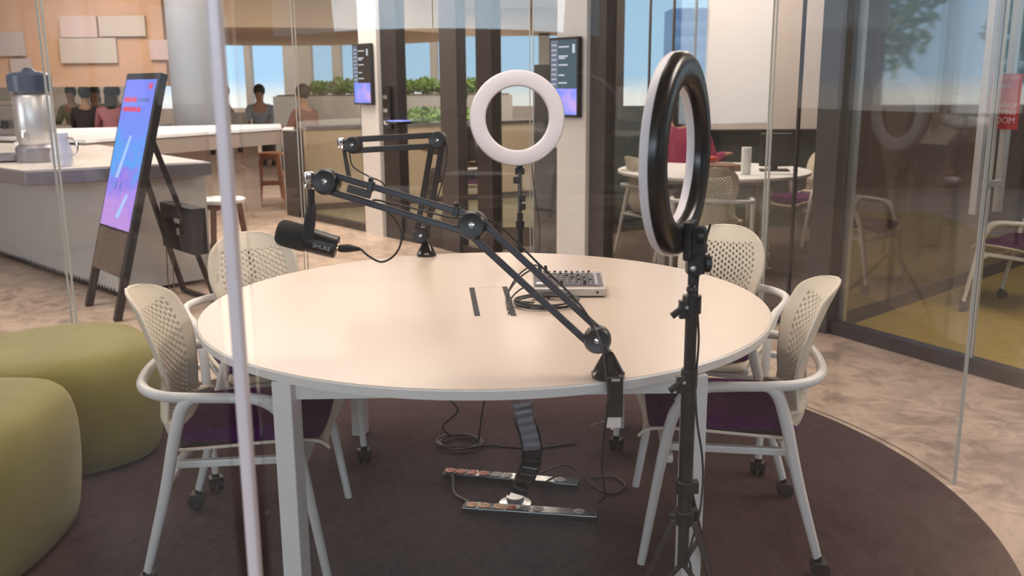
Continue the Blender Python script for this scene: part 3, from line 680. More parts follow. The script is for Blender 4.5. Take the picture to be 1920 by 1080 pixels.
for k, (fx, fy) in enumerate(((-.30, -.30), (.14, -.36), (.16, .34))):
    foot = Vector((px+fx, YR+fy, .022)); a_ = Vector((px, YR, uz if k == 2 else hubz)); d_ = (Vector((fx, fy, 0))).normalized()*(.022 if k == 2 else .042)
    # leg: from upper hub to the floor; brace from the lower hub to the leg
    MB().bar(a_+d_, foot, .015, .009).build('leg', 'black', tr, world=True, bevel=.002)
    MB().ball(foot+Vector((0, 0, -.002)), .010, 10).build('rubber_foot', 'caster', tr, world=True, smooth=True)
    MB().bar(Vector((px, YR, pz(1058)))+d_*.3, (a_+d_).lerp(foot, .42), .011, .006).build('brace', 'blackm', tr, world=True)
MB().cyl((px, YR, pz(1060)), (px, YR, pz(985)), .013, 16).build('centre_tube', 'blackm', tr, world=True)
cable('power_cable', '', [P_(1332, 420, .02), P_(1318, 470, .02), P_(1309, 520, -.0), P_(1307, 570, -.0), P_(1310, 640, -.0), P_(1304, 720), P_(1307, 790, -.01), P_(1316, 850, -.01), P_(1318, 900, -.01), P_(1312, 960, -.02), P_(1300, 1005, -.02), P_(1291, 1045, -.02), P_(1297, 1085, -.03), Vector((px+.03, YR-.08, .02))], .0026, parent=tr)
# far ring light facing the viewer
YB = 4.42
ctr2 = aty(970, 222, YB); r2 = (aty(970, 131, YB).z-aty(970, 312, YB).z)/2
tb, axb = ring('round ring light with a pale lit face on a black stand behind the table', ctr2, Vector((.06, -1, -.02)), r2, (aty(975, 400, YB).x, YB+.02, .010), 1)
bx = aty(975, 400, YB).x; yb = YB+.02
pb = lambda v: aty(975, v, YB).z
MB().box((bx, yb+.014, pb(322)), (.045, .03, .03)).build('mount_bracket', 'black', tb, world=True, bevel=.003)
MB().bar((bx, yb+.020, pb(325)), (bx, yb+.022, pb(285)), .03, .012).build('tilt_arm', 'black', tb, world=True)
MB().cyl((bx, yb, pb(405)), (bx, yb, pb(325)), .010).build('upper_pole', mat('pole_grey', (.12, .12, .12), .3, .6), tb, world=True, smooth=True)
MB().cyl((bx, yb, .30), (bx, yb, pb(400)), .0145).build('lower_pole', 'black', tb, world=True, smooth=True)
for v in (338, 372, 388): MB().box((bx+(.012 if v > 340 else -.016), yb-.006, pb(v)), (.030, .024, .032)).build('wing_knob', 'black', tb, world=True, bevel=.004)
MB().cyl((bx, yb, pb(430)), (bx, yb, pb(415)), .021).build('pole_collar', 'black', tb, world=True, smooth=True)
for k in range(3):
    q = R(90+120*k); foot = Vector((bx+.36*math.cos(q), yb+.36*math.sin(q), .022))
    if k == 0: foot = Vector((bx, yb+.36, .022))
    MB().bar((bx, yb, .50), foot, .014, .009).build('leg', 'black', tb, world=True)
cable('power_cable', '', [aty(997, 308, YB+.03), aty(1000, 340, YB+.03), aty(1005, 375, YB+.02), aty(1010, 410, YB+.01), aty(1012, 450, YB), aty(1008, 500, YB)], .0022, parent=tb)

# ================================================================== UNDER THE TABLE
base = atz(966, 945, .010)
t = thing('cable_spine', 'grey segmented cable spine hanging from the table hatch to the floor', 'cable riser', base)
sp = spline([aty(978, 752, 2.70), aty(985, 785, 2.70), aty(996, 825, 2.74), aty(996, 862, 2.82), aty(984, 895, 2.92), base+Vector((0, 0, .03))], 5)
sp = [Vector((p.x, p.y, p.z)) for p in sp]
Mg = mat('spine_grey', (.30, .28, .30), .3)
for i in range(0, len(sp)-2, 2):
    a_ = sp[i]; b_ = sp[i+2]; dl = (b_-a_)
    mm = Mg if i < 12 else M['blackg']
    MB().bar(a_+dl*.10, b_-dl*.20, .060, .034, Vector((0, 1, .01))).build('spine_segment', mm, t, world=True, bevel=.006)
    for sx in (-1, 1): MB().bar(a_+dl*.0+Vector((sx*.030, -.022, 0)), b_+Vector((sx*.030, -.022, 0)), .005, .004).build('spine_link', 'chrome' if i < 6 else 'blackm', t, world=True)
MB().lathe(base, [(.055, 0), (.055, .006), (.03, .012), (.03, .03)], 32).build('base_disc', 'alu', t, world=True, smooth=True)
def strip(label, a, b_, socks, nm):
    a = Vector(a); b_ = Vector(b_); t = thing('power_strip', label, 'power strip', ((a.x+b_.x)/2, (a.y+b_.y)/2, .011), math.atan2(b_.y-a.y, b_.x-a.x)); L = (b_-a).length
    MB().box((0, 0, .013), (L, .052, .024)).build('housing', 'blackg', t, bevel=.004)
    for f, m_ in socks:
        s_ = MB().lathe((-L/2+L*f, -.0, .0252), [(.019, 0), (.019, .0015), (.016, .002)], 20).build('socket', m_, t, smooth=True)
        pn = MB()
        for dx in (-.006, .006): pn.lathe((-L/2+L*f+dx, 0, .0267), [(.0026, 0), (.0026, .0015)], 8)
        pn.build('socket_hole', 'blackm', s_)
    return t
strip('black power strip with red and white sockets on the carpet, further from the viewer', atz(832, 886, .025), atz(1086, 908, .025), [(.05, 'redp'), (.13, 'redp'), (.22, 'redp'), (.30, 'redp'), (.40, 'grp'), (.48, 'grp'), (.86, 'grp')], 0)
strip('black power strip with orange and grey sockets on the carpet, nearer the viewer', atz(868, 953, .02), atz(1122, 970, .02), [(.07, 'orp'), (.16, 'orp'), (.27, 'orp'), (.36, 'redp'), (.47, 'grp'), (.56, 'grp'), (.86, 'grp')], 0)
fc = atz(862, 832, .016); pts = []
for i in range(90):
    q = i/89*2*PI*2.7; rr = 1+.1*math.sin(q*1.3); pts.append(fc+Vector((.085*rr*math.cos(q), .075*rr*math.sin(q), .003+.00012*i)))
pts += [fc+Vector((.14, -.02, 0)), atz(945, 838, .014), atz(1000, 842, .014), atz(1080, 832, .014)]
tag(MB().tube(pts, .0042, 7).build('coiled_cable', 'cable', smooth=True), 'grey black cable coiled on the carpet beneath the table', 'cable')
cable('hanging_cable', 'dark cable curving from below the table to the coil on the carpet', [aty(838, 745, 3.2), aty(858, 770, 3.2), aty(830, 800, 3.3), aty(850, 818, 3.4), fc+Vector((.05, .06, 0))], .004)
cable('hanging_cable', 'straight dark cable hanging below the table beside the loop', [aty(909, 748, 3.25), aty(903, 780, 3.3), aty(897, 830, 3.4)], .0035)
cable('floor_cable', 'black cable making a flat loop on the carpet right of the power strips', [atz(1010, 888, .06), atz(1060, 872, .05), atz(1095, 895, .03), atz(1115, 915, .016), atz(1150, 925, .016), atz(1172, 910, .016), atz(1150, 895, .016), atz(1110, 897, .016)], .004)
cable('floor_cable', 'thicker dark cable curling at the left end of the power strips', [atz(812, 905, .016), atz(830, 893, .035), atz(848, 892, .035), atz(852, 925, .016), atz(880, 942, .016)], .006)

# ================================================================== CAFE COUNTER AND BAR
M['steel'] = mat('steel_edge', (.26, .25, .28), .35, .5)
M['marble'] = mat('pale_worktop', (.70, .66, .62), .25, noise=.06, scale=2)
M['panelw'] = mat('white_counter_panel', (.56, .55, .54), .55)
ZC = .90
def W2(u, v, z=ZC): p = atz(u, v, z); return (p.x, p.y)
t = thing('cafe_counter', 'white fronted cafe counter at left with a thick grey edged worktop', 'counter', (-4.0, 7.9, 0))
fa = atz(-60, 458); fb = atz(225, 557); fd = (fb-fa).normalized(); fn = Vector((-fd.y, fd.x, 0))
if fn.y < 0: fn = -fn
MB().prism([(fa.x, fa.y), (fb.x, fb.y), (fb.x+fn.x*.7, fb.y+fn.y*.7), (fa.x+fn.x*.7, fa.y+fn.y*.7)], .03, ZC-.105).build('front_panel', 'panelw', t, world=True)
cn = Vector((*W2(45, 320), 0)); ce = Vector((*W2(397, 303), 0)); cw = Vector((*W2(-60, 304), 0)); ib = Vector((*W2(160, 267), 0)); il = Vector((-6.3, 9.0, 0))
MB().prism([(cn.x, cn.y), (ce.x, ce.y), (ib.x, ib.y), (il.x, il.y), (cw.x-.3, cw.y+.2)], ZC-.10, ZC-.004).build('worktop_core', 'steel', t, world=True, bevel=.01)
MB().prism([(cn.x-.01, cn.y+.02), (ce.x-.03, ce.y), (ib.x, ib.y-.01), (il.x, il.y), (cw.x-.3, cw.y+.23)], ZC-.004, ZC).build('worktop', 'marble', t, world=True)
# toothed dark base line
tb_ = MB(); Lf = (fb-fa).length; nt_ = int(Lf/.05)
for i in range(nt_):
    a_ = fa+fd*(i*.05); b_ = fa+fd*(i*.05+.03); c_ = fa+fd*(i*.05+.015)
    tb_.add([tuple(a_-fn*.004+Vector((0, 0, .004))), tuple(b_-fn*.004+Vector((0, 0, .004))), tuple(c_-fn*.004+Vector((0, 0, .052)))], [(0, 1, 2)])
tb_.add([tuple(fa-fn*.004+Vector((0, 0, .002))), tuple(fb-fn*.004+Vector((0, 0, .002))), tuple(fb-fn*.004+Vector((0, 0, .02))), tuple(fa-fn*.004+Vector((0, 0, .02)))], [(0, 1, 2, 3)])
tb_.build('toothed_plinth', 'dark', t, world=True, solid=.006)
# bar behind
ZB = .95
t = thing('bar_counter', 'long white topped bar counter with outlets under its edge, behind the stools', 'counter', (-3.6, 10.4, 0))
e0 = Vector((*W2(541, 241, ZB), 0)); e1 = Vector((*W2(541, 232, ZB), 0)); i0 = Vector((*W2(160, 262, ZB), 0)); b0 = Vector((*W2(125, 250, ZB), 0))
e0 = Vector((-2.62, 10.85, 0)); e1 = Vector((-2.85, 11.75, 0))
MB().prism([(e0.x, e0.y), (e1.x, e1.y), (b0.x-.4, b0.y+1.2), (-7.2, 10.2), (i0.x, i0.y)], ZB-.03, ZB).build('bar_top', mat('bar_white', (.75, .75, .77), .3), t, world=True)
dd = (i0-e0).normalized(); ee = Vector((-dd.y, dd.x, 0)); ee = ee if ee.y > 0 else -ee
MB().prism([(e0.x+ee.x*.015, e0.y+ee.y*.015), (e0.x+ee.x*.09, e0.y+ee.y*.09), (i0.x+ee.x*.09, i0.y+ee.y*.09), (i0.x+ee.x*.015, i0.y+ee.y*.015)], ZB-.19, ZB-.03).build('fascia', mat('grey_wood', (.30, .245, .21), .55), t, world=True)
MB().prism([(e0.x+ee.x*.38, e0.y+ee.y*.38), (e0.x+ee.x*.55, e0.y+ee.y*.55), (i0.x+ee.x*.55, i0.y+ee.y*.55), (i0.x+ee.x*.38, i0.y+ee.y*.38)], 0, ZB-.05).build('front_panel', mat('bar_front', (.48, .40, .34), .6), t, world=True)
MB().prism([(e0.x, e0.y), (e0.x+.12, e0.y), (e0.x+.0, e0.y+.62), (e0.x-.12, e0.y+.62)], 0, ZB-.03).build('end_panel', 'white', t, world=True)
for f in (.14, .17, .07, .33):
    p = e0+(i0-e0)*f*1.6+ee*.375
    MB().box((p.x, p.y, .70), (.055, .03, .055), Matrix.Rotation(math.atan2(dd.y, dd.x), 3, 'Z')).build('outlet', 'dark', t, world=True)
# stools
def stool(label, loc, h, mw, ms, rz):
    t = thing('bar_stool', label, 'stool', loc, rz, None)
    MB().lathe((0, 0, h-.035), [(.155, 0), (.172, .008), (.175, .028), (.165, .035)], 32).build('seat', ms, t, smooth=True)
    for sx, sy in ((1, 1), (1, -1), (-1, 1), (-1, -1)):
        MB().bar((sx*.095, sy*.095, h-.035), (sx*.15, sy*.15, 0), .034, .034, Vector((1, 0, 0))).build('leg', mw, t)
    for z_, w_ in ((.22, .13), (h-.06, .10)):
        r_ = MB()
        for (a, b_) in (((1, 1), (1, -1)), ((1, -1), (-1, -1)), ((-1, -1), (-1, 1)), ((-1, 1), (1, 1))): r_.bar((a[0]*w_, a[1]*w_, z_), (b_[0]*w_, b_[1]*w_, z_), .02, .035)
        r_.build('stretcher', mw, t)
    return t
p = atz(510, 376); stool('orange brown wooden stool standing at the bar end', (p.x, p.y, 0), .60, 'wood', 'wood', R(20))
stool('dark brown stool with a round white seat behind the left chair', (-2.17, 7.0, 0), .60, 'wood2', 'white2', R(35))
stool('brown wooden stool mostly hidden behind the digital sign', (-2.72, 7.35, 0), .60, 'wood2', 'wood', R(10))

# ================================================================== DIGITAL SIGN
fL = atz(165, 573); fR_ = atz(222, 603); mid = (fL+fR_)/2; e1_ = (fR_-fL); Wd = e1_.length
ADV = emis('sign_advert', (.3, .4, 1), .95, [(.30, (.50, .28, .72)), (.42, (.30, .22, .80)), (.52, (.12, .38, .86)), (.64, (.20, .30, .90)), (.80, (.22, .26, .88))], 7.)
_n = ADV.node_tree; _tc = [q for q in _n.nodes if q.type == 'TEX_COORD'][0]; _no = [q for q in _n.nodes if q.type == 'TEX_NOISE'][0]; _rp = [q for q in _n.nodes if q.type == 'VALTORGB'][0]
_no.inputs['Distortion'].default_value = .2; _s = nd(_n, 'ShaderNodeSeparateXYZ'); _m = nd(_n, 'ShaderNodeMapRange'); _m.inputs['From Min'].default_value = .60; _m.inputs['From Max'].default_value = 1.45; _m.inputs['To Min'].default_value = .05; _m.inputs['To Max'].default_value = .62
_a = nd(_n, 'ShaderNodeMath', operation='MULTIPLY_ADD'); _a.inputs[1].default_value = .45
_n.links.new(_tc.outputs['Object'], _s.inputs[0]); _n.links.new(_s.outputs['Z'], _m.inputs[0]); _n.links.new(_no.outputs['Fac'], _a.inputs[0]); _n.links.new(_m.outputs[0], _a.inputs[2]); _n.links.new(_a.outputs[0], _rp.inputs[0])
t = thing('digital_sign', 'tall leaning digital display on an easel stand, showing a blue and purple advert', 'digital sign', (mid.x, mid.y, 0), math.atan2(e1_.y, e1_.x))
LEAN = .42; HT = 1.50; up = Vector((0, LEAN, HT)).normalized(); Ls = math.hypot(LEAN, HT); nf = Vector((0, -HT, LEAN)).normalized()
rx = Matrix((Vector((1, 0, 0)), -nf, up)).transposed()
def sg(x, f, off): return Vector((x, 0, 0))+up*(Ls*f)+nf*off
for sx in (-1, 1): MB().box(sg(sx*(Wd/2-.018), .10, .0), (.036, .045, Ls*.20), rx).build('foot', 'dark', t)
MB().box(sg(0, .585, .0), (Wd, .05, Ls*.83), rx).build('housing', 'blackm', t, bevel=.006)
MB().box(sg(-.005, .665, .026), (Wd-.06, .003, Ls*.615), rx).build('screen', ADV, t)
MB().box(sg(-.005, .26, .026), (Wd-.06, .003, Ls*.175), rx).build('lower_panel', mat('mirror_black', (.10, .075, .065), .06, spec=1.), t)
rl = emis('sign_red', (.75, .12, .22), .9); bl = emis('sign_blue_text', (.16, .22, .6), .9); lt = emis('sign_glow', (.42, .60, .98), .9)
gb = MB()
for (x, f, w_, h_) in ((-.17, .888, .13, .030), (-.055, .888, .07, .030), (-.165, .848, .12, .030), (-.045, .848, .10, .030), (.05, .848, .06, .030), (.165, .945, .024, .034), (.198, .945, .024, .034)): gb.box(sg(x, f, .0285), (w_, .002, h_), rx)
gb.build('red_lines', rl, t)
gb = MB()
for (x, f, w_, h_) in ((.02, .888, .05, .026), (.095, .888, .08, .026), (.17, .888, .05, .026)): gb.box(sg(x, f, .0285), (w_, .002, h_), rx)
gb.build('blue_lines', bl, t)
gb = MB(); gb.add([sg(-.02, .74, .0285), sg(.02, .74, .0285), sg(-.09, .56, .0285), sg(-.15, .56, .0285)], [(0, 1, 2, 3)]); gb.add([sg(.10, .50, .0285), sg(.14, .50, .0285), sg(.04, .40, .0285), sg(-.02, .40, .0285)], [(0, 1, 2, 3)])
gb.build('advert_figure', lt, t)
for x in (-.10, -.02): MB().box(sg(x, .53, .029), (.025, .002, .05), rx).build('advert_dot', bl, t)
iv = None
rf = [atz(345, 547), atz(405, 567)]
loc = lambda p: (Matrix.Translation(t.location) @ t.rotation_euler.to_matrix().to_4x4()).inverted() @ p
A1 = loc(rf[0]); A2 = loc(rf[1]); T1 = sg(-.16, .74, -.03); T2 = sg(.20, .74, -.03)
A1.z = A2.z = .012
MB().bar(A1, T1, .028, .028).build('rear_leg', 'dark', t); MB().bar(A2, T2, .028, .028).build('rear_leg', 'dark', t)
MB().bar(A1+Vector((0, 0, .004)), A2+Vector((0, 0, .004)), .026, .026).build('rear_crossbar', 'dark', t)
bxm = (A1.lerp(T1, .44)+A2.lerp(T2, .44))/2+Vector((.10, .02, .02))
MB().box(bxm, (.52, .10, .30)).build('player_box', 'blackm', t, bevel=.006)
MB().box(bxm+Vector((.02, -.0515, .05)), (.09, .002, .03)).build('label_tag', 'paper', t); MB().box(bxm+Vector((.03, -.0515, -.02)), (.05, .002, .045)).build('label_tag', 'alu', t)
cable('sign_cable', '', [t.matrix_basis @ v for v in (bxm+Vector((-.2, -.05, -.15)), bxm+Vector((-.14, -.08, -.40)), bxm+Vector((-.02, -.1, -.52)), A1.lerp(T1, .22))], .004, m='wood2', parent=t)

# ================================================================== THINGS ON THE CAFE COUNTER
def on(u, v): p = atz(u, v, ZC); return Vector((p.x, p.y, ZC+.001))
p = on(72, 303); t = thing('coffee_brewer', 'tall steel coffee brewer with a dark lid on the cafe counter', 'coffee machine', p)
MB().lathe((0, 0, 0), [(.135, 0), (.14, .01), (.14, .10), (.12, .12)], 32).build('base', 'steel', t, smooth=True)
MB().lathe((0, 0, .12), [(.11, 0), (.125, .04), (.125, .33), (.11, .36)], 32).build('body', 'alu', t, smooth=True)
MB().lathe((0, 0, .48), [(.12, 0), (.145, .01), (.145, .12), (.12, .14), (.05, .15), (.03, .17), (0, .18)], 32).build('lid', mat('navy_lid', (.035, .05, .085), .3), t, smooth=True)
MB().tube([(0, -.12, .22), (0, -.17, .22), (0, -.17, .18)], .012, 10).build('tap', 'chrome', t, smooth=True)
p = on(118, 312); t = thing('glass_carafe', 'faceted clear glass carafe with a spout beside the coffee brewer', 'carafe', p)
MB().lathe((0, 0, 0), [(.055, 0), (.065, .01), (.075, .08), (.05, .17), (.055, .22), (.05, .218), (.045, .17), (.068, .08), (.05, .012)], 12).build('vessel', mat('frosty_glass', (.62, .66, .78), .1, alpha=.55, spec=1.), t)
MB().tube(spline([(.07, 0, .06), (.11, 0, .10), (.10, 0, .17), (.052, 0, .19)], 5), .007, 8).build('handle', 'chrome', t, smooth=True)
p = on(22, 302); t = thing('serving_tray', 'black serving tray with a lip lying at the counter corner', 'tray', p)
MB().lathe((0, 0, 0), [(.11, 0), (.15, .012), (.155, .05), (.148, .05), (.142, .016), (0, .014)], 32).build('dish', 'steel', t, smooth=True)
for (u, v, lb, m_, r_, h_) in ((28, 290, 'small black canister on the counter tray side', 'blackm', .045, .09), (4, 296, 'white cup standing at the left frame edge of the counter', 'white2', .04, .10)):
    p = on(u, v); p.z += 0; t = thing('canister', lb, 'canister', p+Vector((0, .28, 0)))
    MB().lathe((0, 0, 0), [(r_*.9, 0), (r_, .005), (r_, h_), (r_*.8, h_+.004)], 20).build('body', m_, t, smooth=True)
    MB().lathe((0, 0, h_+.005), [(r_*.85, 0), (r_*.85, .012), (r_*.3, .016)], 20).build('lid', 'steel', t, smooth=True)
p = atz(38, 262, ZC); t = thing('espresso_machine', 'low silver and black espresso machine behind the coffee brewer', 'coffee machine', (p.x, p.y, ZC+.001), R(-30))
MB().box((0, 0, .19), (.50, .36, .30)).build('body', 'alu', t, bevel=.02); MB().box((0, -.05, .02), (.52, .42, .04)).build('drip_tray', 'blackm', t, bevel=.004); MB().box((0, 0, .36), (.46, .32, .03)).build('cup_rail', 'chrome', t)
for sx in (-.12, .12): MB().cyl((sx, -.22, .20), (sx, -.22, .12), .03).build('group_head', 'blackm', t, smooth=True); MB().bar((sx, -.24, .14), (sx, -.36, .13), .02, .02).build('filter_handle', 'black', t)

# ================================================================== PEOPLE
def person(label, loc, rz, shirt, hairm='hair', long_hair=False, lean=.12, arms=1, sit=True, legs='blackm'):
    t = thing('person', label, 'person', loc, rz)
    sh = Vector((0, lean, 1.02)) if sit else Vector((0, 0, 1.40)); pel = Vector((0, 0, .52)) if sit else Vector((0, 0, .92))
    V = [pel, pel.lerp(sh, .5), sh, sh+Vector((0, .01, .10)), sh+Vector((0, .03, .17)), sh+Vector((0, .035, .27)), sh+Vector((0, .03, .32))]
    Rr = [(.15, .12), (.13, .10), (.14, .09), (.055, .055), (.075, .085), (.085, .10), (.06, .07)]
    E = [(0, 1), (1, 2), (2, 3), (3, 4), (4, 5), (5, 6)]
    def ch(root, pts, rs):
        k_ = root
        for p_, r_ in zip(pts, rs): V.append(Vector(p_)); Rr.append((r_, r_)); E.append((k_, len(V)-1)); k_ = len(V)-1
        return k_
    arm_pts = {}
    for sx in (-1, 1):
        s_ = sh+Vector((sx*.18, 0, -.01)); el_ = sh+Vector((sx*.24, .10, -.27)); wr = el_+Vector((-sx*.06, .24, .03))
        if not sit: el_ = s_+Vector((sx*.05, -.02, -.29)); wr = el_+Vector((0, .08, -.25))
        arm_pts[sx] = (s_, el_, wr)
        k_ = ch(2, (s_, el_, wr), (.055, .045, .03))
        hd_ = (wr-el_).normalized(); sd_ = Vector((-sx, 0, 0))
        pm = len(V); V.append(wr+hd_*.05); Rr.append((.035, .02)); E.append((k_, pm))
        for f_ in range(4):
            b_ = wr+hd_*.08+Vector(((f_-1.5)*.019, 0, 0)); ch(pm, (b_, b_+hd_*.035, b_+hd_*.062+Vector((0, 0, -.015))), (.009, .008, .007))
        ch(pm, (wr+hd_*.05+sd_*.035, wr+hd_*.085+sd_*.045), (.010, .008))
        if sit: ch(0, (pel+Vector((sx*.10, .05, -.01)), pel+Vector((sx*.12, .42, -.02)), pel+Vector((sx*.12, .44, -.44)), pel+Vector((sx*.12, .56, -.47))), (.09, .065, .045, .035))
        else: ch(0, (pel+Vector((sx*.10, .0, -.08)), pel+Vector((sx*.10, .02, -.46)), pel+Vector((sx*.10, -.01, -.86)), pel+Vector((sx*.10, .12, -.88))), (.09, .06, .045, .035))
    def skin(name, V_, R_, E_, m_):
        me = bpy.data.meshes.new(name); me.from_pydata([tuple(v) for v in V_], E_, []); o = bpy.data.objects.new(name, me); C.objects.link(o)
        q = o.modifiers.new('s', 'SKIN'); q.use_smooth_shade = True
        for i, (a, b__) in enumerate(R_): me.skin_vertices[0].data[i].radius = (a, b__)
        me.skin_vertices[0].data[0].use_root = True
        u_ = o.modifiers.new('u', 'SUBSURF'); u_.levels = u_.render_levels = 1
        # bake so that copies and masks read plain meshes
        dg = bpy.context.evaluated_depsgraph_get(); m2 = bpy.data.meshes.new_from_object(o.evaluated_get(dg)); bpy.data.objects.remove(o)
        m2.materials.clear(); m2.materials.append(M[m_] if isinstance(m_, str) else m_); o2 = bpy.data.objects.new(name, m2); C.objects.link(o2); o2.parent = t; return o2
    for m_ in (): pass
    _mk = bpy.data.meshes.new('x'); bpy.data.meshes.remove(_mk)
    bpy.context.view_layer.update()
    def skin2(name, V_, R_, E_, m_):
        bm = bmesh.new(); lay = bm.verts.layers.skin.verify(); vs_ = [bm.verts.new(v) for v in V_]; bm.verts.ensure_lookup_table()
        for i, v in enumerate(vs_): v[lay].radius = R_[i]; v[lay].use_root = (i == 0)
        for a, b__ in E_: bm.edges.new((vs_[a], vs_[b__]))
        me = bpy.data.meshes.new(name); bm.to_mesh(me); bm.free(); o = bpy.data.objects.new(name, me); C.objects.link(o)
        q = o.modifiers.new('s', 'SKIN'); q.use_smooth_shade = True; u_ = o.modifiers.new('u', 'SUBSURF'); u_.levels = u_.render_levels = 1
        bpy.context.view_layer.update(); dg = bpy.context.evaluated_depsgraph_get(); m2 = bpy.data.meshes.new_from_object(o.evaluated_get(dg)); bpy.data.objects.remove(o)
        m2.materials.clear(); m2.materials.append(M[m_] if isinstance(m_, str) else m_); o2 = bpy.data.objects.new(name, m2); C.objects.link(o2); o2.parent = t; return o2
    bo = skin2('body', V, Rr, E, 'skin')
    hc = sh+Vector((0, .03, .27))
    f_ = MB(); f_.ball(hc+Vector((0, .10, -.02)), .018, 8, (.8, 1.2, 1.4)); f_.build('nose', 'skin', bo, smooth=True)
    ey_ = MB()
    for sx in (-1, 1): ey_.ball(hc+Vector((sx*.03, .088, .015)), .010, 8)
    ey_.build('eyes', 'blackg', bo, smooth=True); MB().ball(hc+Vector((0, .09, -.065)), .018, 8, (1.2, .5, .35)).build('mouth', 'redp', bo, smooth=True)
    # clothing: shirt over the torso and arms, trousers
    V2 = [pel, pel.lerp(sh, .5), sh+Vector((0, 0, .0)), sh+Vector((0, .008, .09))]; R2 = [(.17, .145), (.16, .14), (.18, .14), (.085, .085)]; E2 = [(0, 1), (1, 2), (2, 3)]
    for sx in (-1, 1):
        k_ = 2
        for p_, r_ in zip(arm_pts[sx], (.078, .062, .044)): V2.append(p_); R2.append((r_, r_)); E2.append((k_, len(V2)-1)); k_ = len(V2)-1
    skin2('shirt', V2, R2, E2, shirt)
    V3 = [pel]; R3 = [(.16, .13)]; E3 = []
    for sx in (-1, 1):
        k_ = 0
        pp = (pel+Vector((sx*.10, .05, -.01)), pel+Vector((sx*.12, .42, -.02)), pel+Vector((sx*.12, .44, -.42))) if sit else (pel+Vector((sx*.10, 0, -.08)), pel+Vector((sx*.10, .02, -.46)), pel+Vector((sx*.10, -.01, -.84)))
        for p_, r_ in zip(pp, (.105, .08, .062)): V3.append(p_); R3.append((r_, r_)); E3.append((k_, len(V3)-1)); k_ = len(V3)-1
    skin2('trousers', V3, R3, E3, legs)
    hm = MB(); hm.ball(hc+Vector((0, -.025, .03)), .112, 16, (.92, 1.0, 1.05))
    if long_hair: hm.ball(hc+Vector((0, -.075, -.13)), .10, 12, (1., .55, 2.0))
    hm.build('hair', hairm, t, smooth=True)
    return t
SH = {n_: mat('cloth_'+n_, c_, .9) for n_, c_ in dict(olive=(.24, .26, .16), dark=(.03, .03, .035), patt=(.42, .32, .24), grey=(.30, .34, .38), red=(.22, .02, .06), blue=(.16, .20, .38), pink=(.5, .22, .26), brown=(.22, .12, .09)).items()}
def seat_at(u, v, y):  # head top pixel -> floor position
    p = aty(u, v, y); return (p.x, y, 0)
# desks carrying the cafe crowd
def desk(label, cx, cy, w_, d_, rz=0):
    t = thing('desk', label, 'desk', (cx, cy, 0), rz)
    MB().box((0, 0, .72), (w_, d_, .03)).build('desktop', 'white', t)
    for sx in (-1, 1):
        for sy in (-1, 1): MB().box((sx*(w_/2-.05), sy*(d_/2-.05), .352), (.04, .04, .705)).build('leg', 'dark', t)
    return t
def laptop(label, loc, rz):
    t = thing('laptop', label, 'laptop', loc, rz); MB().box((0, 0, .009), (.33, .23, .016)).build('base', 'dark', t); MB().box((0, .13, .12), (.33, .012, .22), Matrix.Rotation(R(-12), 3, 'X')).build('screen', 'grp', t)
desk('long far desk seen under the orange hanging wall', aty(170, 200, 17).x, 17.0, 2.6, .8)
desk('far desk beside the window behind the white bar', aty(470, 200, 16.2).x, 16.2, 2.0, .8)
for i, (u, y, sh_, rz, lb, lh) in enumerate(((138, 17.9, 'olive', 180, 'person in an olive shirt with black hair seated at the long far desk', False), (178, 18.3, 'dark', 200, 'person with long dark hair facing away at the long far desk', True),
        (222, 17.9, 'blue', 170, 'person in a blue top half hidden by the digital sign', False), (432, 16.95, 'patt', 120, 'person in a patterned tan shirt leaning on the far window desk', False), (487, 17.0, 'grey', 190, 'person in a grey top seated by the far windows', False),
        (154, 15.9, 'dark', 10, 'person in black seen from behind on the near side of the long far desk', False), (205, 15.7, 'pink', 20, 'person in a pink top at the near side of the far desk', True), (580, 14.2, 'brown', 60, 'person in brown bending forward left of the planter', False))):
    p = aty(u, 170, y); person(lb, (p.x, y, 0), R(rz), SH[sh_], long_hair=lh)
    sl_ = thing('office_stool', 'grey seat under the '+lb.replace(' at the near side of the far desk', '').split(' seated')[0].split(' with')[0].split(' leaning')[0].split(' half')[0].split(' seen')[0].split(' bending')[0]+' (%s)' % ['olive side', 'window side', 'sign side', 'bar side', 'window pair', 'near row', 'near row end', 'planter side'][i], 'stool', (p.x, y, 0))
    MB().lathe((0, 0, .38), [(.17, 0), (.18, .01), (.18, .04)], 20).build('seat', 'grp', sl_, smooth=True); MB().cyl((0, 0, .0), (0, 0, .38), .03).build('column', 'dark', sl_); MB().lathe((0, 0, 0), [(.2, 0), (.19, .02), (.03, .03)], 20).build('foot', 'dark', sl_)
laptop('open laptop on the long far desk beside the digital sign', (aty(212, 200, 17).x, 17.0, .736), R(180))
laptop('open laptop on the far desk in front of the person in a patterned shirt', (aty(455, 200, 16.2).x, 16.2, .736), R(160))
# large urn-like dark bags / clutter is left out; dark partition behind the bar stools
def sofa(label, cx, cy, w_, m_):
    t = thing('sofa', label, 'sofa', (cx, cy, 0)); MB().box((0, 0, .22), (w_, .8, .40)).build('seat', m_, t, bevel=.05); MB().box((0, .34, .55), (w_, .18, .5)).build('backrest', m_, t, bevel=.05)
    for sx in (-1, 1): MB().box((sx*(w_/2-.08), 0, .38), (.16, .8, .35)).build('armrest', m_, t, bevel=.05)
sofa('dark sofa behind the bar, below the far desks', aty(190, 230, 14.0).x, 14.0, 2.3, mat('dark_sofa', (.06, .04, .045), .9))
sofa('grey sofa under the far windows, right of the round column', aty(600, 215, 17).x, 17.5, 2.2, mat('grey_sofa', (.28, .29, .29), .9))

